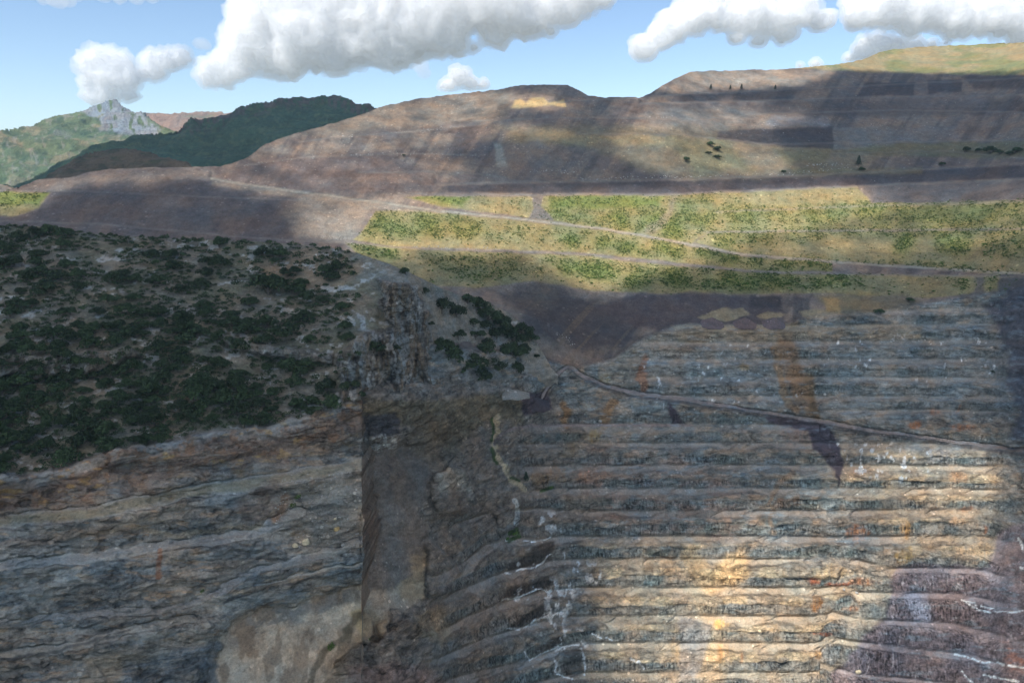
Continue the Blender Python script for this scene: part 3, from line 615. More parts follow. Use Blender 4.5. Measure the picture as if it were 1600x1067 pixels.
# seeded green terraces
def R_(a, b, c_, d_, e=(), f_=()): return [a, b] + list(e) + [c_, d_] + list(f_)
TERR = [[(632, 308), (1040, 305), (1160, 300), (1340, 291), (1362, 318), (1600, 314), (1900, 306), (1900, 356), (1110, 362), (1080, 382), (1000, 366), (930, 355), (838, 342), (700, 324)],
        [(588, 330), (640, 327), (700, 333), (830, 346), (930, 358), (1000, 369), (1080, 386), (1160, 400), (1300, 410), (1300, 424), (1200, 424), (1060, 411), (1000, 403), (900, 394), (620, 385), (552, 376)],
        [(1085, 380), (1110, 363), (1900, 357), (1900, 432), (1560, 430), (1400, 414), (1250, 404), (1160, 396)],
        [(540, 380), (700, 392), (900, 398), (1060, 416), (1200, 427), (1600, 432), (1572, 455), (1450, 465), (1300, 458), (1060, 460), (930, 455), (830, 440), (740, 450), (600, 440), (560, 400)],
        [(-240, 300), (0, 299), (78, 301), (62, 325), (20, 338), (-240, 345)]]
terr = np.zeros(X.shape, np.float32)
for p in TERR: terr = np.maximum(terr, B.poly(p, 2, 3))
dcol = blend(dcol, lin((134, 124, 97)), terr * 0.95)
dcol = blend(dcol, lin((150, 135, 106)), terr * sstep(0.48, 0.62, nz(40, 16, 231)) * 0.7)
# density of shrubs on the terraces
bush = np.zeros(X.shape, np.float32)
for p, a in [([(588, 330), (700, 336), (760, 345), (740, 372), (640, 372), (560, 366)], .75), ([(655, 332), (720, 338), (700, 352), (650, 350)], .5), ([(740, 345), (900, 358), (890, 385), (760, 378)], .35), ([(870, 358), (1000, 375), (1300, 412), (1300, 422), (1100, 408), (940, 388), (880, 384)], .95),
             ([(540, 382), (620, 388), (625, 405), (560, 395)], .9), ([(660, 397), (800, 398), (860, 430), (740, 440), (670, 415)], .45), ([(840, 402), (1060, 418), (1330, 428), (1350, 448), (1180, 452), (1000, 450), (880, 430)], .9),
             ([(855, 308), (1030, 308), (1020, 318), (860, 325)], .5), ([(855, 325), (1040, 328), (1060, 352), (1000, 362), (850, 340)], .85), ([(1010, 335), (1110, 330), (1140, 345), (1060, 375), (1020, 362)], .95), ([(1120, 326), (1350, 322), (1360, 345), (1140, 352)], .7),
             ([(1340, 316), (1600, 313), (1900, 306), (1900, 356), (1360, 352)], .5), ([(1110, 364), (1300, 361), (1280, 376), (1120, 388)], .6), ([(1390, 361), (1430, 360), (1425, 398), (1400, 396)], .95), ([(1460, 360), (1520, 358), (1515, 398), (1460, 396)], .8), ([(1520, 360), (1900, 356), (1900, 400), (1540, 400)], .45),
             ([(1200, 402), (1480, 414), (1560, 424), (1330, 426), (1230, 414)], .8), ([(1480, 438), (1510, 436), (1512, 452), (1484, 450)], .6), ([(1540, 432), (1555, 432), (1552, 456), (1536, 450)], .6), ([(1110, 358), (1560, 353), (1900, 350), (1900, 364), (1110, 367)], .7), ([(1140, 328), (1365, 317), (1600, 312), (1900, 305), (1900, 318), (1600, 320), (1140, 336)], .75),
             ([(640, 306), (730, 308), (720, 318), (650, 312)], .3), ([(740, 310), (830, 308), (826, 336), (750, 325)], .2), ([(900, 300), (1040, 300), (1040, 330), (900, 330)], .25), ([(-240, 300), (0, 299), (70, 301), (55, 320), (0, 325)], .6), ([(1040, 305), (1160, 300), (1150, 330), (1040, 335)], .5)]:
    bush = np.maximum(bush, B.poly(p, 5, 9) * a)
bush = bush * np.maximum(terr, 0.0) * sstep(0.30, 0.62, nz(11, 9, 240, 4))
greenish = np.maximum(B.poly([(640, 305), (735, 307), (725, 320), (650, 312)], 8, 8), 0.8 * B.poly([(855, 305), (1040, 306), (1030, 325), (860, 328)], 8, 8)); greenish = np.maximum(greenish, 0.8 * B.poly([(-240, 298), (0, 299), (78, 301), (62, 320), (0, 320), (-240, 330)], 4, 8))
greenish = np.maximum(greenish, np.clip(blur(blur(bush, 6, 0), 6, 1) * 1.1, 0, 0.75)); greenish = np.maximum(greenish, 0.55 * B.poly([(1400, 322), (1560, 318), (1560, 350), (1400, 352)], 8, 10))
dcol = blend(dcol, lin((92, 108, 52)), np.clip(greenish * 1.25, 0, 1) * terr * 0.75)
# gaps in the green: spoil chutes, roads
P_([(832, 306), (850, 305), (846, 322), (866, 345), (826, 341), (834, 325)], lin((116, 106, 106)), 1, 2, 3); P_([(1042, 330), (1052, 305), (1062, 304), (1040, 350), (1020, 366), (1000, 366)], lin((134, 122, 110)), 0.7, 4, 5)
P_([(1560, 428), (1900, 425), (1900, 465), (1560, 460)], lin((84, 84, 94)), 0.9, 3, 5); P_([(1520, 432), (1536, 432), (1540, 458), (1600, 475), (1480, 468), (1522, 455)], lin((96, 90, 96)), 0.8, 4, 8)
P_([(330, 280), (500, 305), (640, 321), (760, 338), (700, 334), (590, 328), (480, 312), (330, 290)], lin((150, 132, 122)), 0.7, 2, 3)
# dark spoil fan below the terraces
P_([(770, 452), (830, 448), (890, 455), (960, 480), (1000, 505), (1008, 530), (960, 552), (900, 555), (850, 530), (800, 480)], lin((84, 78, 86)), 0.95, 13, 22)
dcol = blend(dcol, lin((116, 100, 92)), B.poly([(770, 445), (1010, 470), (1010, 552), (850, 552)], 10, 10) * sstep(0.55, 0.68, fbm2((X + 0.9 * Y) / 9, (Y - X) / 130, 4, 260)) * 0.6)
P_([(930, 480), (1000, 458), (1080, 458), (1220, 462), (1225, 508), (1050, 508), (1050, 522), (1000, 512), (960, 495)], lin((92, 82, 92)), 0.9, 4, 8)
P_([(790, 470), (850, 440), (880, 460), (850, 490), (820, 480)], lin((112, 98, 90)), 0.5, 10, 10)
P_([(1172, 462), (1220, 462), (1222, 480), (1172, 482)], lin((66, 64, 74)), 0.8, 3, 3); P_([(1240, 462), (1262, 465), (1266, 505), (1236, 508)], lin((82, 78, 86)), 0.8, 3, 4)
for p in ([(1092, 494), (1130, 482), (1160, 483), (1168, 494), (1130, 502), (1098, 500)], [(1180, 492), (1200, 484), (1224, 490), (1206, 502)], [(1250, 488), (1275, 484), (1330, 488), (1360, 492), (1350, 505), (1270, 504)]): P_(p, lin((158, 142, 114)), 0.9, 2, 9)
P_([(1270, 462), (1360, 455), (1440, 470), (1400, 500), (1300, 488)], lin((138, 124, 86)), 0.7, 6, 8); P_([(1286, 464), (1310, 466), (1316, 490), (1292, 488)], lin((176, 142, 84)), 0.8, 4, 4)
P_([(1330, 460), (1420, 458), (1430, 480), (1380, 478)], lin((104, 104, 104)), 0.5, 6, 8)
P_([(1430, 480), (1460, 474), (1540, 476), (1560, 500), (1440, 505)], lin((150, 138, 124)), 0.8, 3, 8)
dcol = blend(dcol, lin((150, 140, 136)), bermD * 0.35)
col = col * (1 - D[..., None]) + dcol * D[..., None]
# tan ledges right at the top of the pit
col = blend(col, lin((150, 138, 118)), B.poly([(1050, 508), (1440, 508), (1440, 530), (1060, 534)], 3, 5) * 0.7)
for pts, wd, c in ((BERMS[0][0], 1.8, lin((164, 152, 142))), (HAUL, 4.5, lin((126, 119, 118))), (TRACK, 3.5, lin((136, 126, 124)))):
    col = blend(col, c, B.line(pts, wd, 1.3, 1.2) * 0.95)
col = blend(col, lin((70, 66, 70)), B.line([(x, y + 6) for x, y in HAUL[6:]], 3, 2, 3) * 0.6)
col = col * (1 + (np.array([0.97, 1.0, 0.88], np.float32) - 1) * D[..., None])
col = col * (1 - 0.14 * D * (1 - terr))[..., None]
g_ = col.mean(-1, keepdims=True); D3 = D[..., None] * (1 - terr[..., None])
col = col * (1 - 0.25 * D3) + g_ * 0.25 * D3
col = col * (0.90 + 0.2 * nz(200, 90, 250)[..., None]) * np.array([1.04, 1.0, 0.95], np.float32)
fine_ = (fbm2(X / 5, Y / 3, 4, 701) - 0.5) * 1.1 + (fbm2((X + 0.5 * Y) / 14, Y / 7, 5, 702) - 0.5) * 0.9
col = col * np.clip(1.06 + 0.14 * pit * (1 - slab) + fine_ * pit * (1 - 0.75 * berm_m) * (1 - 0.6 * slab) + 0.35 * fine_ * D, 0.4, 1.9)[..., None]
col = blend(col, lin((150, 168, 176)), pit * (1 - warm) * sstep(0.60, 0.72, fbm2(X / 22, Y / 5, 5, 703)) * 0.35 * (1 - brownz))
auxB = np.zeros(X.shape + (3,), np.float32)
auxB[..., 0] = np.clip(pit * (1 - berm_m * 0.85) * (1 - slab * 0.75) * (1 - chan * 0.7) * (1 - haul) * (1 - dk * 0.5) * (0.55 + 0.45 * (1 - dk2)), 0, 1)
auxB[..., 1] = face_m * (Y > 690) * 0.8 + face_m * (Y <= 690) * 0.35 + 0.3 * dk2 * face_m
auxB[..., 2] = np.clip(0.25 + 0.75 * sstep(0.45, 0.6, nz(40, 20, 260)), 0, 1) * (1 - haul)

# relief that is larger than the material's own grain
nB = normals(PB)
def relief(Pt, n, rock, amp, seed, sc=1.0):
    x, y, z = Pt[..., 0] / sc, Pt[..., 1] / sc, Pt[..., 2] / sc
    a = fbm(x / 26 + seed, y / 26, z / 12, 5) - 0.5
    r = fbm(x / 11, y / 11 + seed, z / 6, 4, True) - 0.6
    st = fbm(x / 40 + 0.1 * z / 3, y / 40, z / 2.6 + x / 30, 4) - 0.5
    d = (a * 3.0 + r * 2.6 * rock + st * 3.2 * rock) * amp
    return Pt + n * d[..., None]
PB = relief(PB, nB, auxB[..., 0], np.where(ovB, 0, 0.3 + 0.45 * auxB[..., 0] * (1 + (1 - fade))), 3.1)

# parts of the sheet: pit wall, dumps, roads
quad = lambda M: (M[:-1, :-1] + M[1:, 1:] + M[1:, :-1] + M[:-1, 1:]) * 0.25
roadq = np.maximum(quad(haul), quad(track)) > 0.5
upperroad = quad(B.line(BERMS[0][0], 3.2, 1.2, 1.2)) > 0.5
cAq = np.interp(pxB, pxA, crA, right=-1e9)
vis = quad(((Y < (ip(pxB, CRESTA) + 70)[None]) | (X > XS - 2)).astype(np.float32)) > 0.5
grassq = quad(hillg * (1 - ovB)) > 0.5
pq = quad(pit) > 0.5
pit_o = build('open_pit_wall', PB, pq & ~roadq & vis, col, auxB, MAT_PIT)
dump_o = build('waste_dump_hillside', PB, ~pq & ~roadq & ~upperroad & vis & ~grassq, col, auxB, MAT_DUMP)
build('grassy_hilltop', PB, grassq & vis, col, auxB, MAT_DUMP)
build('haul_road', PB, roadq & vis, col, auxB, MAT_PIT)
build('dump_road', PB, upperroad & ~roadq & vis, col, auxB, MAT_DUMP)

# ================================================================== SHEET A: wooded limestone hill over the left pit cliff
def assembleA():
    PY = A.Y.astype(np.float64); PXg = A.X.astype(np.float64)
    base = np.where(pxA < XS, 1e9, rmA)[None]
    k = np.maximum(crA[None] - PY, 0) / 1.5; ov = PY < crA[None]
    below = PY > base; kb = np.maximum(PY - base, 0) / 1.5
    jc = np.clip(((pyA[0] - crA) / 1.5).astype(int), 0, nA - 1); jb = j0s
    Yc = YA[jc, cols][None]; Yb = YA[jb, cols][None]
    PYe = np.where(ov, crA[None], np.where(below, base, PY)); Ye = np.where(ov, Yc, np.where(below, Yb, YA))
    x = tx(PXg, PYe) * Ye; z = tz(PYe) * Ye; y = Ye + np.where(ov, k * 2.2, 0)
    z = z - np.where(ov, k * 0.5 + 0.01 * k * k, 0) - np.where(below, kb * 1.2, 0)
    return np.stack([x, y, z], -1), ov, below
PA, ovA, belA = assembleA()
nzA = lambda sx, sy, seed, o=5, r=False: fbm2(XA / sx, YAr / sy, o, seed, r)
ca = np.zeros(XA.shape + (3,), np.float32) + lin((132, 127, 116)).astype(np.float32)
ca = blend(ca, lin((112, 112, 94)), sstep(0.42, 0.6, nzA(50, 18, 301)) * 0.7)
ca = blend(ca, lin((150, 132, 110)), A.poly([(420, 395), (520, 395), (560, 420), (540, 445), (430, 450), (400, 420)], 10, 12) * 0.6)
outc = sstep(0.56, 0.62, nzA(26, 9, 302)) * (1 - hillx * 0.3)
ca = blend(ca, lin((182, 184, 184)), outc * sstep(0.45, 0.55, nzA(7, 5, 303)) * 0.8)
ca = blend(ca, lin((142, 142, 138)), hillx * 0.6)
ca = blend(ca, lin((146, 142, 134)), hillx * sstep(0.5, 0.62, nzA(9, 6, 304)) * 0.7)
ca = blend(ca, lin((146, 146, 144)), hc * 0.85); ca = blend(ca, lin((140, 128, 112)), hc * sstep(0.50, 0.58, fbm2(XA / 6, YAr / 34, 5, 305)) * 0.9)
ca = blend(ca, lin((86, 84, 82)), hc * sstep(0.60, 0.70, fbm2(XA / 4, YAr / 40, 5, 316)) * 0.8)
ca = blend(ca, lin((184, 186, 186)), hc * sstep(0.58, 0.66, fbm2(XA / 6, YAr / 16, 5, 306)) * 0.7)
# left cliff
lc = np.zeros_like(ca) + lin((150, 148, 143)).astype(np.float32)
lc = blend(lc, lin((126, 133, 136)), sstep(0.42, 0.6, nzA(60, 16, 311)))
lc = blend(lc, lin((170, 152, 132)), sstep(0.56, 0.68, nzA(26, 6, 312)) * 0.75)
lc = blend(lc, lin((92, 96, 98)), sstep(0.6, 0.7, nzA(20, 4, 313)) * 0.6)
lc = blend(lc, lin((140, 144, 144)), ledge * 0.6)
capm = sstep(0, 1, 0) + low * (1 - sstep(30, 95, YAr - rmA[None] + A.wy * 24))
lc = blend(lc, lin((122, 98, 82)), capm * 0.75); lc = blend(lc, lin((150, 152, 152)), capm * (1 - sstep(4, 28, YAr - rmA[None] + A.wy * 14)) * 0.8)
rust = capm * sstep(0.58, 0.66, nzA(14, 12, 314)); lc = blend(lc, lin((146, 112, 86)), rust * 0.6)
lc = blend(lc, lin((176, 146, 96)), capm * sstep(0.62, 0.68, nzA(22, 8, 315)) * 0.6)
for pts, wd, c, a in [(LEDGES[0][0], 12, lin((120, 112, 84)), .6), (LEDGES[1][0], 8, lin((130, 132, 134)), .7), (LEDGES[2][0], 9, lin((120, 120, 122)), .6), (LEDGES[3][0], 8, lin((138, 134, 124)), .5), ([(130, 838), (200, 822), (270, 838), (400, 822), (430, 800), (455, 790), (450, 775)], 6, lin((178, 166, 144)), .6),
                      ([(0, 850), (60, 848), (140, 830), (205, 824)], 12, lin((156, 142, 128)), .6), ([(248, 862), (250, 900)], 6, lin((150, 106, 78)), .8), ([(445, 778), (442, 800), (430, 812)], 10, lin((160, 120, 84)), .8), ([(400, 872), (450, 862), (560, 845)], 4, lin((84, 84, 84)), .8), ([(350, 942), (420, 915), (560, 892)], 4, lin((72, 72, 74)), .8),
                      ([(380, 925), (450, 905), (560, 880)], 5, lin((158, 146, 128)), .5), ([(0, 1030), (110, 1012), (200, 985)], 4, lin((70, 74, 78)), .7)]:
    lc = blend(lc, c, A.line(pts, wd * .6, wd * .6, 6) * a)
lc = blend(lc, lin((146, 140, 130)), A.poly([(450, 760), (567, 715), (567, 870), (500, 870), (440, 830)], 12, 16) * 0.7)
lc = blend(lc, lin((110, 92, 80)), A.poly([(360, 780), (430, 750), (460, 790), (440, 820), (380, 810)], 8, 10) * 0.6)
lc = blend(lc, slabcol, slabA * 0.9); lc = blend(lc, lin((118, 116, 112)), slabA * 0.8 * A.poly([(330, 975), (400, 930), (470, 905), (570, 880), (570, 925), (520, 945), (450, 975), (380, 1010)], 10, 20)); lc = blend(lc, lin((190, 178, 160)), slabA * 0.6 * sstep(0.52, 0.66, fbm2((XA - YAr * 0.5) / 26, (YAr + 0.4 * XA) / 9, 5, 340))); lc = blend(lc, lin((126, 114, 100)), slabA * 0.7 * sstep(0.56, 0.66, fbm2(XA / 14, YAr / 30, 5, 341))); lc = blend(lc, lin((104, 112, 118)), A.poly([(180, 1190), (190, 1040), (240, 1005), (320, 1000), (340, 1040), (330, 1190)], 6, 14) * 0.85)
lc = blend(lc, lin((140, 132, 118)), A.poly([(120, 1190), (130, 1030), (190, 1010), (330, 985), (345, 1000), (190, 1040), (175, 1190)], 6, 12) * 0.7)
lc = blend(lc, lin((176, 160, 128)), A.poly([(545, 960), (560, 950), (580, 955), (580, 996), (566, 996)], 4, 5) * 0.8)
for pts, wd in [([(520, 1080), (535, 1010), (555, 965), (575, 960)], 10), ([(475, 1080), (505, 1020), (545, 985)], 8)]: lc = blend(lc, lin((84, 80, 68)), A.line(pts, wd * .6, wd * .6, 8) * 0.75)
# below the cut edge at the bottom right of the slab
lc = blend(lc, lin((122, 114, 102)), A.poly([(500, 1190), (505, 1045), (540, 1000), (580, 985), (580, 1190)], 5, 8) * 0.85)
ca = ca * (1 - low[..., None]) + lc * low[..., None]
ca = ca * (0.9 + 0.2 * nzA(120, 60, 320)[..., None]) * np.array([1.03, 1.0, 0.95], np.float32)
str_ = fbm2(XA / 46, (YAr + 0.20 * XA) / 3.2, 4, 711, True)
fa_ = (fbm2(XA / 5, YAr / 3, 4, 712) - 0.5) * 1.0 + (fbm2(XA / 16, (YAr + 0.2 * XA) / 5, 5, 713) - 0.5) * 1.1
ca = ca * np.clip(1.08 + 0.14 * low + fa_ * (0.5 * low * (1 - 0.7 * slabA) * (1 - 0.8 * ledge) + 0.5 * (1 - low) + 0.4 * hc), 0.4, 1.9)[..., None]
ca = blend(ca, lin((178, 170, 156)), low * (1 - slabA) * sstep(0.72, 0.82, str_) * 0.5 * sstep(0.4, 0.6, fbm2(XA / 70, YAr / 30, 3, 714)))
ca = blend(ca, lin((84, 88, 90)), low * (1 - slabA) * (1 - sstep(0.22, 0.34, str_)) * 0.5)
cs = col[:, int(np.argmin(np.abs(pxB - XS - 4)))]; cs = np.stack([np.interp(pyA[::-1], pyB[::-1], gb(cs, 2, 0)[::-1, q_])[::-1] for q_ in range(3)], -1)[:, None, :]
sm_ = sstep(XS - 34, XS - 4, XA + A.wx * 14) * sstep(985, 1000, YAr) * (XA <= XS)
ca = ca + (cs - ca) * sm_[..., None]
auxA = np.zeros(XA.shape + (3,), np.float32)
auxA[..., 0] = np.clip(low * (1 - slabA * 0.8) * (1 - ledge * 0.85) * (0.35 + 0.65 * sstep(0.42, 0.56, fbm2(XA / 60, YAr / 26, 4, 331))) + hc + 0.35 * (1 - low), 0, 1); auxA[..., 1] = 0.25 * hc
auxA[..., 2] = np.clip(0.6 * sstep(0.45, 0.6, nzA(40, 20, 330)) + A.poly([(440, 780), (567, 720), (567, 860), (450, 860)], 10, 10), 0, 1)
nAv = normals(PA)
PA = relief(PA, nAv, auxA[..., 0], np.where(ovA | belA, 0, 0.3 + 0.9 * auxA[..., 0]), 3.1)
seamfix = np.clip((pxA - XS) / 6, -1, 1)
# side wall of the cliff block, running straight back from its corner
q = np.ones((len(pyA) - 1, len(pxA) - 1), bool)
colsq = 0.5 * (pxA[:-1] + pxA[1:])
q &= ~((colsq[None] > XS) & (quad(belA.astype(np.float32)) > 0.99) & (quad(np.maximum(A.Y - rmA[None], 0)) > 60))
i0 = int(np.searchsorted(pxA, XS)) - 1
q[:, i0] &= (pyA[:-1] < 640)
lowq = quad(low.astype(np.float32)) > 0.5
build('wooded_hillside', PA, q & ~lowq, ca, auxA, MAT_HILL)
build('quarried_cliff', PA, q & lowq, ca, auxA, MAT_PIT)
ex = PA[:, i0:i0 + 1, :].repeat(9, 1).copy()
for k_ in range(9):
    ex[:, k_, 1] += k_ * 9.0; ex[:, k_, 0] += 0.4 * k_ + (k_ > 0) * 2.5 * (fbm2(pyA / 9, np.full(len(pyA), k_ * 0.7), 4, 61) - 0.5)
mm = ((pyA[:-1] > 612) & (pyA[:-1] < 960))[:, None].repeat(8, 1)
build('quarried_cliff_side', ex, mm, (lin((122, 108, 94)) * (0.6 + 0.8 * fbm(ex[..., 1] / 9, ex[..., 2] / 14, ex[..., 0] * 0, 5))[..., None]), auxA[:, i0:i0 + 1].repeat(9, 1), MAT_PIT)

# ================================================================== far mountains, each a ridge with its own distance
def ridge(name, px, row0, Y0, slope, crest, mat, paint, seed, amp, step=2.0, jag=2.0, slopes=None, ext=60):
    pxr = np.arange(px[0], px[1], step); top = min(c[1] for c in crest) - 8
    pyr = np.arange(row0, top - ext * 0 , -step * 0.8)
    L = Layer(pxr, pyr); Sr = np.full(L.X.shape, float(slope)) + 22 * (fbm2(L.X / 30, L.Y / 14, 5, seed) - 0.5)
    if slopes is not None: Sr = slopes(L, Sr)
    Yr = march(np.full(len(pxr), float(Y0)) * ip(pxr, [(px[0], 1), (px[1], 1)]), Sr, pyr, 0, tz(pyr))
    d_, l_, s_ = coherent(Yr, 8, 8); Yr = np.exp(d_ * 1.0 + s_(l_))
    cr_ = ip(pxr, crest) + (fbm2(pxr / 8, pxr * 0, 5, seed + 1) - 0.5) * jag * 2
    PY = L.Y.astype(float); k = np.maximum(cr_[None] - PY, 0) / step; ov = PY < cr_[None]
    jc = np.clip(((pyr[0] - cr_) / (pyr[0] - pyr[1])).astype(int), 0, len(pyr) - 1); Yc = Yr[jc, np.arange(len(pxr))][None]
    PYe = np.where(ov, cr_[None], PY); Ye = np.where(ov, Yc, Yr)
    P = np.stack([tx(L.X.astype(float), PYe) * Ye, Ye + np.where(ov, k * 10, 0), tz(PYe) * Ye - np.where(ov, k * 6, 0)], -1)
    n = normals(P); x, y, z = P[..., 0] / amp, P[..., 1] / amp, P[..., 2] / amp
    dd = (fbm(x / 5 + seed, y / 5, z / 4, 6, True) - 0.6) * amp * 1.6
    P = P + n * np.where(ov, 0, dd)[..., None]
    c = paint(L); a = np.zeros(P.shape, np.float32); a[..., 0] = 0.35
    return build(name, P, None, c, a, mat), (L, Yr, cr_, P)
def pk(L):
    c = np.zeros(L.X.shape + (3,), np.float32) + lin((98, 112, 78)).astype(np.float32)
    n1 = fbm2(L.X / 26, L.Y / 12, 5, 401); n2 = fbm2(L.X / 6, L.Y / 9, 5, 402)
    c = blend(c, lin((138, 128, 100)), sstep(0.5, 0.62, n1) * 0.8); c = blend(c, lin((64, 84, 60)), sstep(0.56, 0.66, fbm2(L.X / 12, L.Y / 5, 4, 403)) * 0.7)
    rk = L.poly([(128, 172), (160, 150), (185, 150), (215, 178), (250, 200), (236, 214), (190, 212), (160, 205), (150, 190)], 4, 12)
    c = blend(c, lin((150, 152, 156)), rk * sstep(0.36, 0.5, n2) * 0.95); c = blend(c, lin((96, 100, 112)), rk * sstep(0.55, 0.65, n2) * 0.7)
    c = blend(c, lin((160, 150, 140)), sstep(0.62, 0.68, n2) * 0.4)
    return c
ridge('rocky_mountain', (-260, 420), 306, 3000, 26, [(-260, 280), (-60, 228), (0, 211), (40, 200), (80, 182), (130, 172), (158, 162), (166, 158), (180, 160), (190, 166), (215, 178), (260, 200), (420, 260)], MAT_FAR, pk, 41, 60, 1.6, 2.2)
def br(L):
    c = np.zeros(L.X.shape + (3,), np.float32) + lin((150, 122, 104)).astype(np.float32)
    return blend(c, lin((96, 110, 80)), sstep(0.45, 0.65, fbm2(L.X / 30, L.Y / 8, 4, 411)) * 0.6)
ridge('brown_ridge', (180, 700), 300, 4300, 24, [(180, 190), (215, 178), (240, 176), (262, 178), (300, 176), (318, 174), (345, 178), (450, 190), (700, 210)], MAT_FAR, br, 43, 60, 2.0, 1.0)
def fr(L):
    c = np.zeros(L.X.shape + (3,), np.float32) + lin((78, 104, 82)).astype(np.float32)
    n2 = fbm2(L.X / 5, L.Y / 7, 5, 422)
    c = blend(c, lin((100, 118, 88)), sstep(0.5, 0.65, fbm2(L.X / 9, L.Y / 4, 5, 421)) * 0.8)
    cap = sstep(26, 4, L.Y - ip(L.px, FRC)[None] + L.wy * 14) * (L.X > 275)
    c = blend(c, lin((104, 96, 92)), cap * sstep(0.4, 0.56, n2) * 0.9)
    c = blend(c, lin((120, 110, 102)), cap * sstep(0.56, 0.66, n2) * 0.6)
    return c
FRC = [(-60, 300), (20, 292), (40, 282), (90, 256), (150, 232), (240, 208), (275, 205), (285, 196), (305, 188), (340, 182), (360, 176), (370, 170), (395, 164), (405, 161), (425, 162), (450, 157), (456, 151), (470, 151), (480, 154), (500, 152), (530, 149), (545, 155), (560, 165), (590, 173), (640, 190), (800, 230)]
def frs(L, Sr):
    cap = sstep(22, 6, L.Y - ip(L.px, FRC)[None] + L.wy * 6) * (L.X > 280); return Sr * (1 - cap) + 60 * cap
ridge('forested_ridge', (-60, 800), 306, 1850, 30, FRC, MAT_FAR, fr, 45, 26, 1.4, 1.6, frs)
def fh(L):
    c = np.zeros(L.X.shape + (3,), np.float32) + lin((112, 98, 78)).astype(np.float32)
    return blend(c, lin((66, 76, 52)), sstep(0.46, 0.62, fbm2(L.X / 26, L.Y / 5, 5, 431)) * 0.7)
ridge('brown_foothill', (0, 420), 300, 1500, 24, [(0, 300), (60, 284), (90, 262), (130, 245), (160, 238), (195, 235), (230, 240), (270, 250), (300, 262), (420, 280)], MAT_FAR, fh, 47, 16, 1.6, 0.8)
ridge('pale_spoil_mound', (-140, 40), 312, 1180, 24, [(-140, 290), (-30, 285), (0, 287), (12, 290), (28, 296), (40, 306)], MAT_DUMP, lambda L: np.zeros(L.X.shape + (3,), np.float32) + lin((176, 160, 140)).astype(np.float32), 48, 4, 2.0, 0.6)

# ground sheet far below and beyond everything
g = bpy.data.meshes.new('ground'); zg = float(min(PB[..., 2].min(), PA[..., 2].min())) - 3
g.from_pydata([(-9000, -3000, zg), (9000, -3000, zg), (9000, 12000, zg), (-9000, 12000, zg)], [], [(0, 1, 2, 3)]); g.update()
gm = bpy.data.materials.new('dry_ground'); gm.use_nodes = True; gn = gm.node_tree
tn = N(gn, 'ShaderNodeTexNoise'); tn.inputs['Scale'].default_value = 0.01; tn.inputs['Detail'].default_value = 8
tc = N(gn, 'ShaderNodeNewGeometry'); gn.links.new(tc.outputs['Position'], tn.inputs['Vector'])
rr = N(gn, 'ShaderNodeValToRGB'); rr.color_ramp.elements[0].color = (0.06, 0.07, 0.035, 1); rr.color_ramp.elements[1].color = (0.2, 0.16, 0.11, 1)
gn.links.new(tn.outputs['Fac'], rr.inputs[0]); gn.links.new(rr.outputs[0], gn.nodes['Principled BSDF'].inputs['Base Color']); g.materials.append(gm)
go = bpy.data.objects.new('ground', g); C.collection.objects.link(go); go['kind'] = 'structure'

# ------------------------------------------------------------------ air
hm = bpy.data.materials.new('haze_air'); hm.use_nodes = True; hn = hm.node_tree; hn.nodes.clear()
ho = N(hn, 'ShaderNodeOutputMaterial'); hv_ = N(hn, 'ShaderNodeVolumePrincipled'); hv_.inputs['Density'].default_value = 0.000045
hv_.inputs['Color'].default_value = (0.62, 0.84, 1.0, 1); hv_.inputs['Anisotropy'].default_value = 0.2
hn.links.new(hv_.outputs[0], ho.inputs['Volume'])
hb = bpy.data.meshes.new('haze'); x0, x1, y0, y1, z0, z1 = -9100, 9100, -3100, 12100, zg - 1, 620
hb.from_pydata([(x, y, z) for z in (z0, z1) for y in (y0, y1) for x in (x0, x1)], [], [(0, 2, 3, 1), (4, 5, 7, 6), (0, 1, 5, 4), (2, 6, 7, 3), (0, 4, 6, 2), (1, 3, 7, 5)])
hb.materials.append(hm); hz = bpy.data.objects.new('haze', hb); C.collection.objects.link(hz); hz['kind'] = 'stuff'

# ------------------------------------------------------------------ clouds
def ico(sub):
    t = (1 + 5 ** 0.5) / 2
    v = [(-1, t, 0), (1, t, 0), (-1, -t, 0), (1, -t, 0), (0, -1, t), (0, 1, t), (0, -1, -t), (0, 1, -t), (t, 0, -1), (t, 0, 1), (-t, 0, -1), (-t, 0, 1)]
    f = [(0, 11, 5), (0, 5, 1), (0, 1, 7), (0, 7, 10), (0, 10, 11), (1, 5, 9), (5, 11, 4), (11, 10, 2), (10, 7, 6), (7, 1, 8), (3, 9, 4), (3, 4, 2), (3, 2, 6), (3, 6, 8), (3, 8, 9), (4, 9, 5), (2, 4, 11), (6, 2, 10), (8, 6, 7), (9, 8, 1)]
    v = [np.array(p) / np.linalg.norm(p) for p in v]
    for _ in range(sub):
        mid = {}; nf = []
        def mp(a, b):
            k = (min(a, b), max(a, b))
            if k not in mid: p = v[a] + v[b]; v.append(p / np.linalg.norm(p)); mid[k] = len(v) - 1
            return mid[k]
        for a, b, c in f:
            x, y, z = mp(a, b), mp(b, c), mp(c, a); nf += [(a, x, z), (b, y, x), (c, z, y), (x, y, z)]
        f = nf
    return np.array(v), np.array(f)
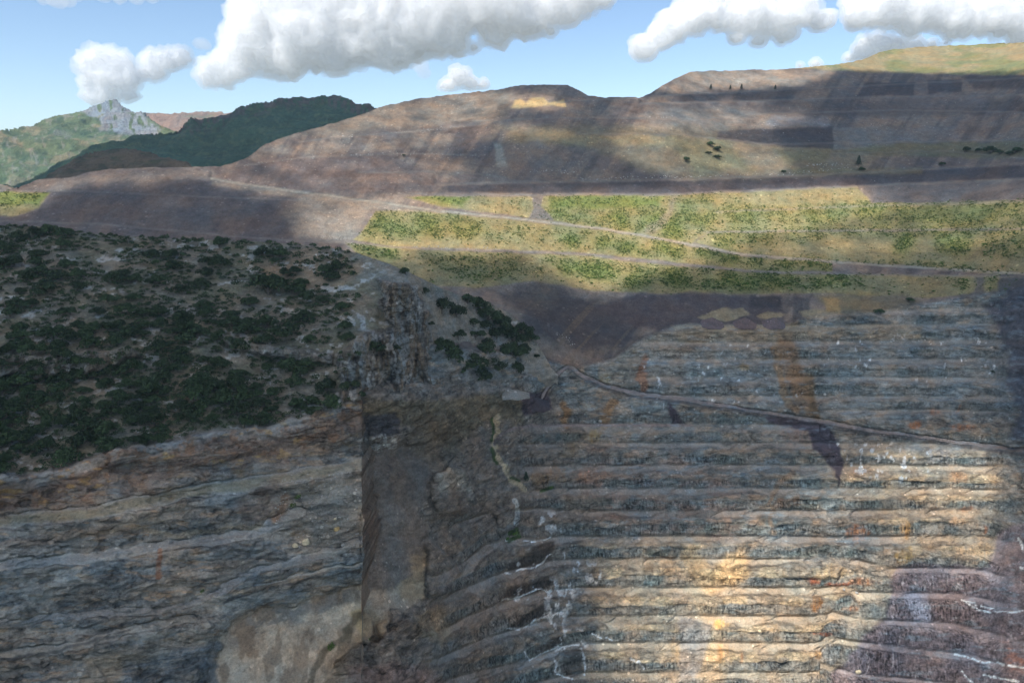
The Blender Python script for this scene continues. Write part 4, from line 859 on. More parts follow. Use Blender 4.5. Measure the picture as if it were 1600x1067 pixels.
def puffs(name, cen, rad, mat, sub=0, flat=1.0):
    """one mesh of many small rounded wisps"""
    v, f = ico(sub); n = len(cen); nv = len(v)
    rot = rng.normal(size=(n, 3)) * 0.12
    V = (cen[:, None, :] + v[None] * rad[:, None, None] * np.array([1, 1, flat]) * (1 + 0.0 * rot[:, None, :])).reshape(-1, 3)
    Fq = (f[None] + (np.arange(n) * nv)[:, None, None]).reshape(-1, 3)
    me = bpy.data.meshes.new(name); me.vertices.add(len(V)); me.vertices.foreach_set('co', V.astype(np.float32).ravel())
    me.loops.add(len(Fq) * 3); me.loops.foreach_set('vertex_index', Fq.astype(np.int32).ravel())
    me.polygons.add(len(Fq)); me.polygons.foreach_set('loop_start', np.arange(0, len(Fq) * 3, 3, dtype=np.int32)); me.update(calc_edges=True)
    me.polygons.foreach_set('use_smooth', np.ones(len(Fq), bool)); me.materials.append(mat)
    o = bpy.data.objects.new(name, me); C.collection.objects.link(o); return o
def cloud_material(name, alpha, trans):
    m = bpy.data.materials.new(name); m.use_nodes = True; nt = m.node_tree; nt.nodes.clear()
    o = N(nt, 'ShaderNodeOutputMaterial'); d = N(nt, 'ShaderNodeBsdfDiffuse'); t = N(nt, 'ShaderNodeBsdfTranslucent'); tr = N(nt, 'ShaderNodeBsdfTransparent')
    d.inputs[0].default_value = t.inputs[0].default_value = (0.97, 0.97, 0.97, 1)
    a = N(nt, 'ShaderNodeMixShader'); a.inputs[0].default_value = trans; nt.links.new(d.outputs[0], a.inputs[1]); nt.links.new(t.outputs[0], a.inputs[2])
    b = N(nt, 'ShaderNodeMixShader'); b.inputs[0].default_value = alpha; nt.links.new(tr.outputs[0], b.inputs[1]); nt.links.new(a.outputs[0], b.inputs[2])
    nt.links.new(b.outputs[0], o.inputs[0]); return m
MC = cloud_material('cloud_vapour', 0.5, 0.5); MCO = cloud_material('unseen_cloud_vapour', 0.5, 0.96)
CLOUDS = [('small round white cumulus cloud just above the rocky peak', 9000, [(168, 118, 34), (158, 146, 24), (190, 125, 26), (182, 105, 22), (200, 150, 14), (160, 100, 20), (175, 160, 10)]),
 ('small white cloud right of the round cumulus, above the far brown ridge', 9300, [(238, 98, 18), (262, 95, 20), (283, 92, 16), (240, 115, 16), (222, 118, 12)]),
 ('tiny white puff left of the largest cloud', 9300, [(315, 70, 10), (322, 72, 7)]),
 ('largest cloud, a broad white cumulus with greyish middle running off the top edge', 8000, [(340, 118, 26), (365, 112, 24), (392, 80, 40), (440, 85, 46), (405, 35, 38), (430, 20, 48), (480, 60, 60), (520, 88, 34), (560, 62, 50), (620, 72, 42), (600, 20, 60), (665, 40, 55), (700, 56, 40), (720, 10, 60), (770, 52, 30), (770, 15, 55), (820, 30, 36), (850, 10, 38), (885, 22, 24), (905, 2, 30), (940, 0, 18), (520, 8, 55), (860, 52, 10), (740, 75, 12), (460, 118, 14), (325, 132, 10)]),
 ('small flat-based white cloud low over the middle hill crest', 9600, [(700, 134, 13), (716, 124, 17), (736, 132, 13), (756, 134, 10), (690, 138, 7)]), ('tiny faint cloud scrap left of the low flat-based cloud', 9600, [(657, 106, 10), (663, 116, 8)]),
 ('long white cumulus bank over the saddle, right of centre', 9000, [(1008, 78, 20), (1028, 62, 22), (1050, 48, 24), (1085, 32, 28), (1125, 25, 28), (1170, 28, 32), (1215, 32, 32), (1250, 22, 26), (1285, 35, 18), (1150, 62, 12), (1185, 66, 12), (1225, 56, 18), (1120, 5, 22), (1060, 15, 12)]),
 ('broad white cloud filling the top right corner', 9300, [(1345, 25, 26), (1385, 18, 32), (1430, 22, 34), (1480, 24, 34), (1530, 28, 34), (1580, 30, 36), (1600, 55, 26), (1640, 30, 40), (1330, 8, 14), (1420, 48, 16), (1500, 50, 18), (1560, 0, 30)]),
 ('low white cloud half hidden behind the grassy hilltop', 9800, [(1352, 82, 20), (1375, 74, 18), (1398, 76, 16), (1430, 78, 14), (1455, 72, 9), (1478, 68, 8), (1330, 92, 10), (1275, 102, 9), (1250, 104, 6), (1412, 88, 20)]),
 ('thin cloud scrap at the top edge, leftmost of all', 9000, [(70, 0, 10), (88, 3, 14), (105, 2, 11), (120, -4, 8)]), ('thin pale cloud strip at the top edge between two other clouds', 9000, [(160, -6, 12), (185, -4, 12), (210, -2, 10), (235, -3, 9)])]
def cloud_volume(dens):
    m = bpy.data.materials.new('cloud_volume'); m.use_nodes = True; nt = m.node_tree; nt.nodes.clear()
    o = N(nt, 'ShaderNodeOutputMaterial'); v = N(nt, 'ShaderNodeVolumeScatter'); v.inputs['Color'].default_value = (1, 1, 1, 1)
    v.inputs['Density'].default_value = dens; v.inputs['Anisotropy'].default_value = -0.35
    nt.links.new(v.outputs[0], o.inputs['Volume']); m.cycles.homogeneous_volume = True; return m
MV = [cloud_volume(0.0065), cloud_volume(0.003)]
IC = {k: ico(k) for k in (3, 4, 5)}
for lab, Yc, blobs in CLOUDS:
    Vs = []; Vc = []; Fs = []; nv = 0; s_ = Yc / F
    for (bx, by, br_) in blobs:
        c0 = np.array([tx(bx, by) * Yc, Yc, tz(by) * Yc]); Rm = br_ * s_
        v, f = IC[3 if br_ < 12 else 4 if br_ < 24 else 5]
        q_ = (c0 + v * Rm) / 230.0
        bl = fbm(q_[:, 0], q_[:, 1], q_[:, 2], 5, True) - 0.58
        q2 = (c0 + v * Rm) / 60.0
        b2 = fbm(q2[:, 0], q2[:, 1], q2[:, 2], 3, True) - 0.6
        r_ = Rm + np.minimum(Rm, 330) * 1.25 * bl + np.minimum(Rm, 170) * 0.5 * b2
        und = np.clip(-v[:, 2], 0, 1); r_ = r_ * (1 - 0.35 * und)
        Vs.append(c0 + v * r_[:, None]); Vc.append(c0 + v * np.maximum(r_ * 0.84 - 36, 4)[:, None]); Fs.append(f + nv); nv += len(v)
    V = np.vstack(Vs); Fq = np.vstack(Fs); me = bpy.data.meshes.new('cloud')
    me.vertices.add(len(V)); me.vertices.foreach_set('co', V.astype(np.float32).ravel())
    me.loops.add(len(Fq) * 3); me.loops.foreach_set('vertex_index', Fq.astype(np.int32).ravel())
    me.polygons.add(len(Fq)); me.polygons.foreach_set('loop_start', np.arange(0, len(Fq) * 3, 3, dtype=np.int32)); me.update(calc_edges=True)
    me.materials.append(MV[1 if ('thin' in lab or 'faint' in lab or 'tiny' in lab) else 0])
    o = bpy.data.objects.new('cloud', me); C.collection.objects.link(o)
    md = o.modifiers.new('merge', 'REMESH'); md.mode = 'VOXEL'; md.voxel_size = 13
    if not ('thin' in lab or 'faint' in lab or 'tiny' in lab):
        m2 = me.copy(); m2.name = 'cloud_core'; m2.vertices.foreach_set('co', np.vstack(Vc).astype(np.float32).ravel()); m2.materials.clear(); m2.materials.append(MC)
        c = bpy.data.objects.new('core', m2); C.collection.objects.link(c); c.parent = o; md = c.modifiers.new('merge', 'REMESH'); md.mode = 'VOXEL'; md.voxel_size = 13; md.use_smooth_shade = True
    o['label'] = lab; o['category'] = 'cloud'; o['group'] = 'clouds in the sky'

# cloud cover drifting overhead, out of the picture: its gaps let the sun through to parts of the pit
SUNLIT = [  # (column,row) outline, how much sun, softness
 ([(-260, 150), (700, 140), (800, 150), (760, 190), (700, 225), (600, 240), (500, 250), (400, 250), (345, 262), (340, 268), (0, 300), (-260, 300)], 0.62, 14),
 ([(-260, 262), (345, 262), (560, 316), (640, 330), (600, 350), (480, 330), (300, 285), (60, 292), (-260, 330)], 0.45, 10), ([(-260, 296), (85, 296), (70, 330), (-260, 345)], 0.9, 5),
 ([(430, 255), (700, 250), (760, 290), (1000, 300), (700, 304), (450, 290)], 0.5, 14),
 ([(460, 345), (560, 318), (620, 300), (830, 300), (1100, 296), (1360, 286), (1420, 320), (1300, 352), (1180, 372), (1100, 392), (1080, 412), (1000, 430), (960, 470), (880, 450), (850, 410), (800, 396), (640, 394), (625, 410), (500, 378)], 1.0, 11),
 ([(1100, 300), (1650, 290), (1900, 290), (1900, 360), (1600, 370), (1300, 400), (1100, 400)], 0.33, 30),
 ([(1040, 112), (1240, 106), (1330, 108), (1240, 132), (1060, 144), (1020, 140)], 0.8, 9), ([(1220, 40), (1900, 20), (1900, 112), (1560, 116), (1340, 111), (1250, 107)], 1.0, 4),
 ([(980, 165), (1130, 160), (1260, 178), (1200, 204), (1060, 210), (980, 205)], 0.55, 20), ([(960, 215), (1200, 215), (1230, 270), (1040, 276), (980, 250)], 0.55, 20), ([(790, 150), (860, 150), (890, 166), (880, 170), (795, 170)], 0.7, 6), ([(600, 190), (820, 195), (900, 212), (860, 226), (760, 224), (620, 250)], 0.25, 18),
 ([(1000, 1190), (1020, 960), (1060, 895), (1120, 860), (1250, 850), (1380, 860), (1400, 900), (1385, 960), (1350, 1000), (1330, 1190)], 0.95, 26),
 ([(1040, 850), (1360, 740), (1440, 700), (1540, 700), (1585, 740), (1575, 890), (1420, 890), (1200, 860)], 0.7, 34), ([(1380, 720), (1560, 750), (1570, 870), (1460, 880), (1390, 800)], 0.6, 24),
 ([(960, 870), (1060, 820), (1060, 1180), (930, 1180)], 0.35, 30), ([(1340, 900), (1600, 860), (1900, 900), (1900, 1180), (1320, 1180)], 0.2, 40)]
st_ = 3
Xc, Yc_ = X[::st_, ::st_].astype(float), Y[::st_, ::st_].astype(float); Pc = PB[::st_, ::st_]; okc = ~ovB[::st_, ::st_]
def lit_map(Xg, Yg, table, base):
    Lm = np.full(Xg.shape, base)
    wx_ = (fbm2(Xg / 50, Yg / 25, 4, 71) - 0.5) * 36; wy_ = (fbm2(Xg / 50, Yg / 25, 4, 72) - 0.5) * 18
    for pts, a, soft in table:
        k = min(1, soft / 14); d = seg_dist(Xg + wx_ * k, (Yg + wy_ * k), pts, True) * np.where(inside(Xg + wx_ * k, Yg + wy_ * k, pts), 1, -1)
        Lm = np.maximum(Lm, a * sstep(-soft, soft * 0.8, d))
    return Lm
litB = lit_map(Xc, Yc_, SUNLIT, 0.0)
DEEP = [([(920, 154), (1060, 146), (1250, 118), (1900, 116), (1900, 300), (1380, 286), (1240, 262), (1300, 236), (1120, 204), (990, 162)], 1.0, 10), ([(690, 232), (760, 222), (900, 226), (960, 246), (1010, 268), (1010, 300), (700, 300), (720, 262)], 1.0, 12),
        ([(60, 296), (300, 292), (480, 334), (470, 370), (200, 350), (40, 335)], 0.7, 10), ([(770, 455), (1000, 465), (1230, 460), (1230, 505), (1010, 530), (980, 560), (860, 560)], 0.8, 10), ([(1560, 430), (1900, 425), (1900, 700), (1585, 690)], 0.8, 10)]
litB = litB - lit_map(Xc, Yc_, DEEP, 0.0) * (litB < 0.08)
HC = 2400.0; cell = 13.0
def to_plane(P): return P - SUNV * ((HC - 0) - P[..., 2:3]) / -SUNV[2]
gx0, gx1, gy0, gy1 = -3600, -50 + 900, -1700, 1900
nx, ny = int((gx1 - gx0) / cell), int((gy1 - gy0) / cell)
acc = np.zeros((ny, nx)); cnt = np.zeros((ny, nx))
def splat(P, lit, wgt=1.0):
    Q = to_plane(P); ix = ((Q[..., 0] - gx0) / cell).astype(int).ravel(); iy = ((Q[..., 1] - gy0) / cell).astype(int).ravel()
    ok = (ix >= 0) & (ix < nx) & (iy >= 0) & (iy < ny)
    np.add.at(acc, (iy[ok], ix[ok]), lit.ravel()[ok] * wgt); np.add.at(cnt, (iy[ok], ix[ok]), wgt)
mk = okc & ((Xc > XS) | (Yc_ < ip(Xc.ravel(), CRESTA).reshape(Xc.shape)))
splat(Pc[mk], litB[mk])
mkA = ~(ovA | belA)[::3, ::3]; splat(PA[::3, ::3][mkA], np.where((low[::3, ::3] < 0.5)[mkA], -0.75, 0.0))
print('cloud cells', (cnt > 0).sum(), 'bounds', np.where(cnt.sum(0) > 0)[0][[0, -1]], np.where(cnt.sum(1) > 0)[0][[0, -1]], nx, ny)
val = np.zeros_like(acc); wsum = np.zeros_like(acc)
for kk in (0, 1, 3, 8, 20):
    A_ = gb(gb(acc, kk, 0), kk, 1) if kk else acc; C_ = gb(gb(cnt, kk, 0), kk, 1) if kk else cnt
    fill = (wsum == 0) & (C_ > 1e-6 if kk == 0 else C_ > 0.001); val[fill] = (A_ / np.maximum(C_, 1e-9))[fill]; wsum[fill] = 1
near = gb(gb(cnt, 30, 0), 30, 1) > 1e-5
cover = np.where(near, 1 - val, 0)
# loose edge of the bank
gy_, gx_ = np.mgrid[0:ny, 0:nx]
jx = rng.random((ny, nx)); jy = rng.random((ny, nx)); jz = rng.random((ny, nx)); rr_ = rng.random((ny, nx))
put = rr_ < np.clip(cover * 1.15, 0, 1) ** 0.9
rad_ = np.where(cover > 0.92, cell * 0.98, cell * 0.66)
cc = np.stack([gx0 + (gx_ + jx * 0.9) * cell, gy0 + (gy_ + jy * 0.9) * cell, HC + (jz - 0.5) * 10], -1)[put & (cover > 0.04)]
far_ = gb(gb(cnt, 110, 0), 110, 1) > 1e-7
gX, gY = np.meshgrid(np.arange(-4600, 2600, 62.0), np.arange(-3000, 2900, 62.0))
iX_, iY_ = ((gX - gx0) / cell).astype(int), ((gY - gy0) / cell).astype(int)
inn = (iX_ >= 0) & (iX_ < nx) & (iY_ >= 0) & (iY_ < ny); nr = np.zeros(gX.shape, bool); nr[inn] = near[iY_[inn], iX_[inn]]
# keep the sun on the mountains behind: no cloud where their light comes through
q0 = to_plane(np.array([[-2600.0, 4200.0, 150.0]]))[0]
oo = ~nr & ((gX - q0[0]) ** 2 + (gY - q0[1]) ** 2 > 1300 ** 2) & (gY < 1100 + 500 * (fbm2(gX / 500, gY / 500, 3, 9) - .5))
co = np.stack([gX[oo], gY[oo], np.full(oo.sum(), HC)], -1) + rng.normal(size=(oo.sum(), 3)) * 9
ob = puffs('unseen_cloud_bank', co, 52 + 14 * rng.random(len(co)), MCO, 0, 0.4); ob['kind'] = 'stuff'  # outer ring of unseen cloud, added to lighten the shade with neutral light
dp = rng.random((ny, nx)) < np.clip(cover - 1, 0, 1)
c2 = np.stack([gx0 + (gx_ + jy * 0.9) * cell, gy0 + (gy_ + jz * 0.9) * cell, HC + 25 + (jx - 0.5) * 10], -1)[dp]; cc = np.vstack([cc, c2]); put2 = np.concatenate([rad_[put & (cover > 0.04)], rad_[dp]])
cb = puffs('unseen_cloud_bank', cc, put2 * (0.9 + 0.25 * rng.random(len(cc))), MCO, 0, 0.5); cb['kind'] = 'stuff'
# a second bank further off, over the forested ridge
def off_bank(c0, rx, ry, seed):
    n = int(rx * ry * math.pi / 900); a = rng.random(n) * 2 * math.pi; u = np.sqrt(rng.random(n)) * (0.75 + 0.5 * fbm2(np.cos(a) * 2 + seed, np.sin(a) * 2, 4, seed))
    p = np.stack([c0[0] + np.cos(a) * u * rx, c0[1] + np.sin(a) * u * ry, c0[2] + (rng.random(n) - 0.5) * 60], -1)
    o = puffs('unseen_cloud_bank', p, 26 + 14 * rng.random(n), MCO, 0, 0.5); o['kind'] = 'stuff'
fc = np.array([-600.0, 2150.0, 120.0]); fc = fc + SUNV * (HC - fc[2]) / SUNV[2]; off_bank(fc, 640, 260, 3)

# ================================================================== vegetation
def leaf_material(name, c, var=0.5):
    m = bpy.data.materials.new(name); m.use_nodes = True; nt = m.node_tree; bs = nt.nodes['Principled BSDF']
    geo = N(nt, 'ShaderNodeNewGeometry'); n = N(nt, 'ShaderNodeTexNoise'); n.inputs['Scale'].default_value = 0.45; n.inputs['Detail'].default_value = 3
    nt.links.new(geo.outputs['Position'], n.inputs['Vector'])
    cr = N(nt, 'ShaderNodeValToRGB'); c = np.array(c)
    cr.color_ramp.elements[0].position = 0.3; cr.color_ramp.elements[1].position = 0.7
    cr.color_ramp.elements[0].color = (*(c * (1 - var)), 1); cr.color_ramp.elements[1].color = (*(c * (1 + var)), 1)
    nt.links.new(n.outputs['Fac'], cr.inputs[0])
    oi = N(nt, 'ShaderNodeObjectInfo'); mr = N(nt, 'ShaderNodeMapRange'); mr.inputs['To Min'].default_value = 0.72; mr.inputs['To Max'].default_value = 1.35; nt.links.new(oi.outputs['Random'], mr.inputs['Value'])
    vm = N(nt, 'ShaderNodeVectorMath', operation='SCALE'); nt.links.new(cr.outputs[0], vm.inputs[0]); nt.links.new(mr.outputs[0], vm.inputs['Scale'])
    nt.links.new(vm.outputs[0], bs.inputs['Base Color']); bs.inputs['Roughness'].default_value = 0.7; bs.inputs['Specular IOR Level'].default_value = 0.2
    return m
M_OAK = leaf_material('evergreen_leaves', (0.033, 0.056, 0.022)); M_BROOM = leaf_material('broom_leaves', (0.075, 0.138, 0.022), 0.4); M_PINE = leaf_material('pine_needles', (0.026, 0.050, 0.024))
M_BARK = bpy.data.materials.new('bark'); M_BARK.use_nodes = True; M_BARK.node_tree.nodes['Principled BSDF'].inputs['Base Color'].default_value = (0.09, 0.07, 0.05, 1)
_n = N(M_BARK.node_tree, 'ShaderNodeTexNoise'); _n.inputs['Scale'].default_value = 3; _b = N(M_BARK.node_tree, 'ShaderNodeBump'); M_BARK.node_tree.links.new(_n.outputs[0], _b.inputs['Height']); M_BARK.node_tree.links.new(_b.outputs[0], M_BARK.node_tree.nodes['Principled BSDF'].inputs['Normal'])
def mesh_from(name, V, Fq, mat, smooth=False):
    k = Fq.shape[1]; me = bpy.data.meshes.new(name); me.vertices.add(len(V)); me.vertices.foreach_set('co', V.astype(np.float32).ravel())
    me.loops.add(len(Fq) * k); me.loops.foreach_set('vertex_index', Fq.astype(np.int32).ravel())
    me.polygons.add(len(Fq)); me.polygons.foreach_set('loop_start', np.arange(0, len(Fq) * k, k, dtype=np.int32)); me.update(calc_edges=True)
    if smooth: me.polygons.foreach_set('use_smooth', np.ones(len(Fq), bool))
    me.materials.append(mat); return me
def leaf_cloud(n, blobs, size, r):
    """n small leaf clumps spread over and inside lobes; blobs rows: x, y, z, radius"""
    b = blobs[r.integers(0, len(blobs), n)]
    d = r.normal(size=(n, 3)); d /= np.linalg.norm(d, axis=1, keepdims=True); d[:, 2] = np.abs(d[:, 2]) * 1.0 - 0.25 * r.random(n)
    u = 0.62 + 0.42 * r.random(n) ** 0.6
    p = b[:, :3] + d * (b[:, 3] * u)[:, None] * np.array([1, 1, 0.85])
    nrm = d + r.normal(size=(n, 3)) * 0.55; nrm /= np.linalg.norm(nrm, axis=1, keepdims=True)
    a = np.cross(nrm, r.normal(size=(n, 3))); a /= np.linalg.norm(a, axis=1, keepdims=True); c = np.cross(nrm, a)
    s = size * (0.6 + 0.8 * r.random(n))[:, None]
    V = np.stack([p - a * s * 0.9, p - c * s * 0.55 + nrm * s * 0.2, p + a * s, p + c * s * 0.6 + nrm * s * 0.15], 1).reshape(-1, 3)
    return V, np.arange(4 * n).reshape(n, 4)
def cone_tube(p0, p1, r0, r1, k=6):
    p0, p1 = np.array(p0, float), np.array(p1, float); d = p1 - p0; d /= np.linalg.norm(d); a = np.cross(d, [0.3, 1, 0.2]); a /= np.linalg.norm(a); c = np.cross(d, a)
    t = np.arange(k) * 2 * math.pi / k; ring = np.cos(t)[:, None] * a + np.sin(t)[:, None] * c
    V = np.vstack([p0 + ring * r0, p1 + ring * r1]); return V, np.array([(i, (i + 1) % k, k + (i + 1) % k, k + i) for i in range(k)])
def join(parts):
    V = []; Fq = []; n = 0
    for v, f in parts: V.append(v); Fq.append(f + n); n += len(v)
    return np.vstack(V), np.vstack(Fq)
def shrub_meshes(seed, kind, n=1500):
    r = np.random.default_rng(seed)
    if kind == 'oak':
        nb = int(r.integers(7, 13)); bl = []
        for i in range(nb):
            a = r.random() * 2 * math.pi; q = r.random() ** 0.6 * 0.68
            bl.append((math.cos(a) * q * (1 + 0.25 * (seed % 3)), math.sin(a) * q, 0.28 + 0.42 * (1 - q) * (0.5 + r.random()), 0.26 + 0.24 * r.random()))
        V, Fq = leaf_cloud(n, np.array(bl), 0.075, r); tr = [cone_tube((0, 0, -0.15), (0.02, 0, 0.4), 0.07, 0.045)] + [cone_tube((0.02, 0, 0.2), (b[0] * 0.8, b[1] * 0.8, b[2]), 0.035, 0.012) for b in bl[:5]]
    elif kind == 'pine':
        bl = [(r.normal() * 0.05, r.normal() * 0.05, 0.35 + 1.7 * t, 0.50 * (1 - t) ** 0.8 + 0.10) for t in np.linspace(0, 1, 9)]
        V, Fq = leaf_cloud(n, np.array(bl), 0.07, r); tr = [cone_tube((0, 0, -0.15), (0, 0, 2.0), 0.06, 0.015)]
    else:
        bl = [(r.normal() * 0.3, r.normal() * 0.3, 0.25 + 0.2 * r.random(), 0.35 + 0.2 * r.random()) for _ in range(4)]
        V, Fq = leaf_cloud(n, np.array(bl), 0.16, r); tr = [cone_tube((0, 0, -0.1), (0, 0, 0.3), 0.05, 0.03)]
    return (V, Fq), join(tr)
OAKS = [shrub_meshes(10 + i, 'oak') for i in range(9)]; PINES = [shrub_meshes(40 + i, 'pine', 1100) for i in range(2)]; BROOM = [shrub_meshes(60 + i, 'broom', 110) for i in range(5)]
def proto(name, lst, mat):
    return [(mesh_from(name + '_crown', *c, mat), mesh_from(name + '_trunk', *t, M_BARK)) for c, t in lst]
P_OAK, P_PINE, P_BROOM = proto('oak', OAKS, M_OAK), proto('pine', PINES, M_PINE), proto('broom', BROOM, M_BROOM)
def plant(name, pr, loc, s, rz, label, cat, group=None, sz=1.0):
    o = bpy.data.objects.new(name, None); C.collection.objects.link(o); o.empty_display_size = 1
    o.location = loc; o.rotation_euler = (0, 0, rz); o.scale = (s, s, s * sz); o['label'] = label; o['category'] = cat
    if group: o['group'] = group
    for nm, me in (('crown', pr[0]), ('trunk', pr[1])):
        c = bpy.data.objects.new(nm, me); c.parent = o; C.collection.objects.link(c)
    return o
def onA(x, y):
    i = int(np.argmin(np.abs(pxA - x))); j = int(np.argmin(np.abs(pyA - y))); return PA[j, i], YA[j, i]
def onB(x, y):
    i = int(np.argmin(np.abs(pxB - x))); j = int(np.argmin(np.abs(pyB - y))); return PB[j, i], YB[j, i]
wr = lambda r, y, py: r * y / F * (CP + (533.5 - py) / F * SP)

# trees of the hill: where they crowd together
dens = np.zeros(XA.shape, np.float32)
for p, a in [([(-240, 330), (160, 350), (330, 372), (470, 380), (550, 400), (545, 440), (460, 440), (430, 400), (330, 410), (300, 440), (150, 450), (-240, 450)], .75), ([(-240, 340), (110, 345), (120, 400), (-240, 410)], 1.0),
             ([(390, 425), (445, 422), (452, 470), (395, 472)], 1.2), ([(150, 480), (260, 470), (300, 480), (330, 460), (400, 470), (480, 470), (480, 520), (390, 538), (290, 535), (250, 520), (150, 525)], 1.0),
             ([(20, 490), (120, 500), (110, 560), (10, 550)], .6), ([(-240, 560), (80, 560), (170, 575), (180, 640), (60, 660), (-240, 650)], .85), ([(150, 560), (215, 560), (210, 580), (155, 585)], .9), ([(240, 530), (290, 530), (295, 580), (245, 580)], 1.1),
             ([(180, 600), (300, 575), (380, 580), (440, 600), (440, 670), (330, 680), (200, 660)], 1.1), ([(390, 560), (500, 560), (520, 600), (500, 640), (400, 620)], .8), ([(120, 640), (240, 640), (280, 680), (150, 700), (80, 730), (20, 720)], .85), ([(440, 630), (540, 625), (540, 650), (440, 665)], .9),
             ([(450, 450), (550, 420), (550, 480), (470, 520)], .6)]:
    dens = np.maximum(dens, A.poly(p, 8, 14) * a)
dens = (np.maximum(dens, 0.22 * (XA < 545)) + 0.12 * (XA < 500)) * sstep(0.34, 0.58, fbm2(XA / 34, YAr / 16, 4, 501) + 0.12 * (dens > 0.9)) * (XA < 560) * (1 - sstep(-8, 2, YAr - rmA[None]))
dens *= 1 - 0.9 * A.poly([(380, 536), (545, 540), (540, 560), (400, 560)], 5, 5)
cand = []
tries = rng.random((26000, 3)); occ = {}
for u, v, w_ in tries:
    x = -120 + u * 680; y = 350 + v * 400
    i = int(np.argmin(np.abs(pxA - x))); j = int(np.argmin(np.abs(pyA - y)))
    if y < crA[i] + 1 or w_ > dens[j, i]: continue
    r0 = (5.0 + 10.5 * rng.random() ** 1.5) * (0.75 + 0.6 * (y - 350) / 330) * (0.8 + 0.3 * dens[j, i])
    ok = True
    for gx in (-1, 0, 1):
        for gy in (-1, 0, 1):
            for (a, b, c) in occ.get((int(x // 24) + gx, int(y // 24) + gy), ()):
                if ((a - x) ** 2 + ((b - y) * 1.5) ** 2) < ((c + r0) * 0.63) ** 2: ok = False
    if ok: occ.setdefault((int(x // 24), int(y // 24)), []).append((x, y, r0)); cand.append((x, y, r0))
print('hill trees', len(cand))
HILLZ = [(lambda x, y: y < 395 and x < 560, 'dark evergreen oak bush in the belt along the crest of the shaded hill', 'oaks along the hill crest'),
         (lambda x, y: y < 470, 'dark evergreen oak bush on the upper slope of the shaded hill, below its crest', 'oaks on the upper hill slope'),
         (lambda x, y: y < 560, 'dark evergreen oak bush among pale rock outcrops halfway up the shaded hill', 'oaks halfway up the hill'),
         (lambda x, y: y < 640, 'dark evergreen oak bush in the dense thickets low on the shaded hill', 'oaks in the lower hill thickets'),
         (lambda x, y: True, 'dark evergreen oak bush right above the broken rim of the left pit cliff', 'oaks above the cliff rim')]
SINGLE = [(633, 424, 8, 'lone dark oak bush on the bare ridge line where the hill drops towards the pit'), (664, 454, 8, 'small flat oak bush on bare rock just below the ridge line of the hill'),
          (420, 446, 27, 'largest and roundest oak clump on the hill, right of centre near its top'), (583, 540, 15, 'oak bush growing on top of the grey limestone cliff knob'), (547, 600, 13, 'oak bush wedged at the left foot of the grey limestone cliff'),
          (715, 521, 12, 'round oak bush alone on the scree above the dark thicket right of the limestone cliff'), (823, 742, 9, None)]
EAST = [(690, 478, 14), (712, 486, 13), (730, 468, 11), (748, 474, 14), (764, 494, 15), (752, 486, 10), (782, 503, 14), (792, 514, 12), (740, 502, 10), (757, 508, 9), (672, 505, 6), (700, 545, 24), (682, 540, 17), (728, 562, 27), (758, 540, 20), (776, 520, 16), (801, 526, 16), (816, 516, 13), (826, 528, 11), (818, 546, 12),
        (790, 550, 18), (745, 588, 21), (770, 572, 15), (800, 574, 15), (815, 579, 11), (733, 606, 13), (712, 590, 10), (838, 556, 5), (706, 566, 17), (742, 520, 12), (760, 560, 14), (690, 610, 6), (520, 648, 11), (484, 640, 13), (556, 552, 8), (620, 545, 7), (566, 622, 7)]
cand = [c for c in cand if (c[0] - 420) ** 2 + (c[1] - 446) ** 2 > 900]
cand.sort(key=lambda c: -c[2])
def place_oak(x, y, r, label, group=None):
    P0, yd = onA(x, min(y + r * 0.55, RIMROW(x) - 1)); s = wr(r, yd, y) * 1.36
    plant('oak_bush', P_OAK[int(rng.integers(9))], P0 - np.array([0, 0, 0.12 * s]), s, rng.random() * 6.28, label, 'bush', group, 0.85 + 0.35 * rng.random())
RIMROW = lambda x: float(np.interp(x, pxA, rmA))
NI = 262
for x, y, r in cand[:NI]:
    lab, grp = next((l, g_) for f, l, g_ in HILLZ if f(x, y)); place_oak(x, y, r, lab, grp)
for x, y, r, lab in SINGLE[:-1]: place_oak(x, y, r, lab)
for x, y, r in EAST:
    place_oak(x, y, r * 1.1, 'dark oak bush in the thicket on the hill flank right of the limestone cliff' if x > 640 else 'dark oak bush beside the limestone cliff, near the block corner', 'oaks on the right hill flank' if x > 640 else 'oaks beside the limestone cliff')
def stuff_shrubs(name, pts, protos, mat, n_leaf, label, cat):
    parts = []
    for loc, s in pts:
        V, Fq = protos[int(rng.integers(len(protos)))][0]; sel = rng.integers(0, len(Fq), n_leaf); q = V[Fq[sel]].reshape(-1, 3).copy()
        if n_leaf < 200:
            c_ = q.reshape(-1, 4, 3).mean(1, keepdims=True); q = (c_ + (q.reshape(-1, 4, 3) - c_) * (2.1 if len(Fq) > 500 else 1.5)).reshape(-1, 3)
        a = rng.random() * 6.28; ca_, sa_ = math.cos(a), math.sin(a); q = q @ np.array([[ca_, sa_, 0], [-sa_, ca_, 0], [0, 0, 1]]) * s + loc
        parts.append((q, np.arange(len(q)).reshape(-1, 4)))
    V, Fq = join(parts); o = bpy.data.objects.new(name, mesh_from(name, V, Fq, mat)); C.collection.objects.link(o); o['kind'] = 'stuff'; o['label'] = label; o['category'] = cat
pts = []
for x, y, r in cand[NI:]:
    P0, yd = onA(x, min(y + r * 0.4, RIMROW(x) - 1)); pts.append((P0, wr(r, yd, y) * 1.1))
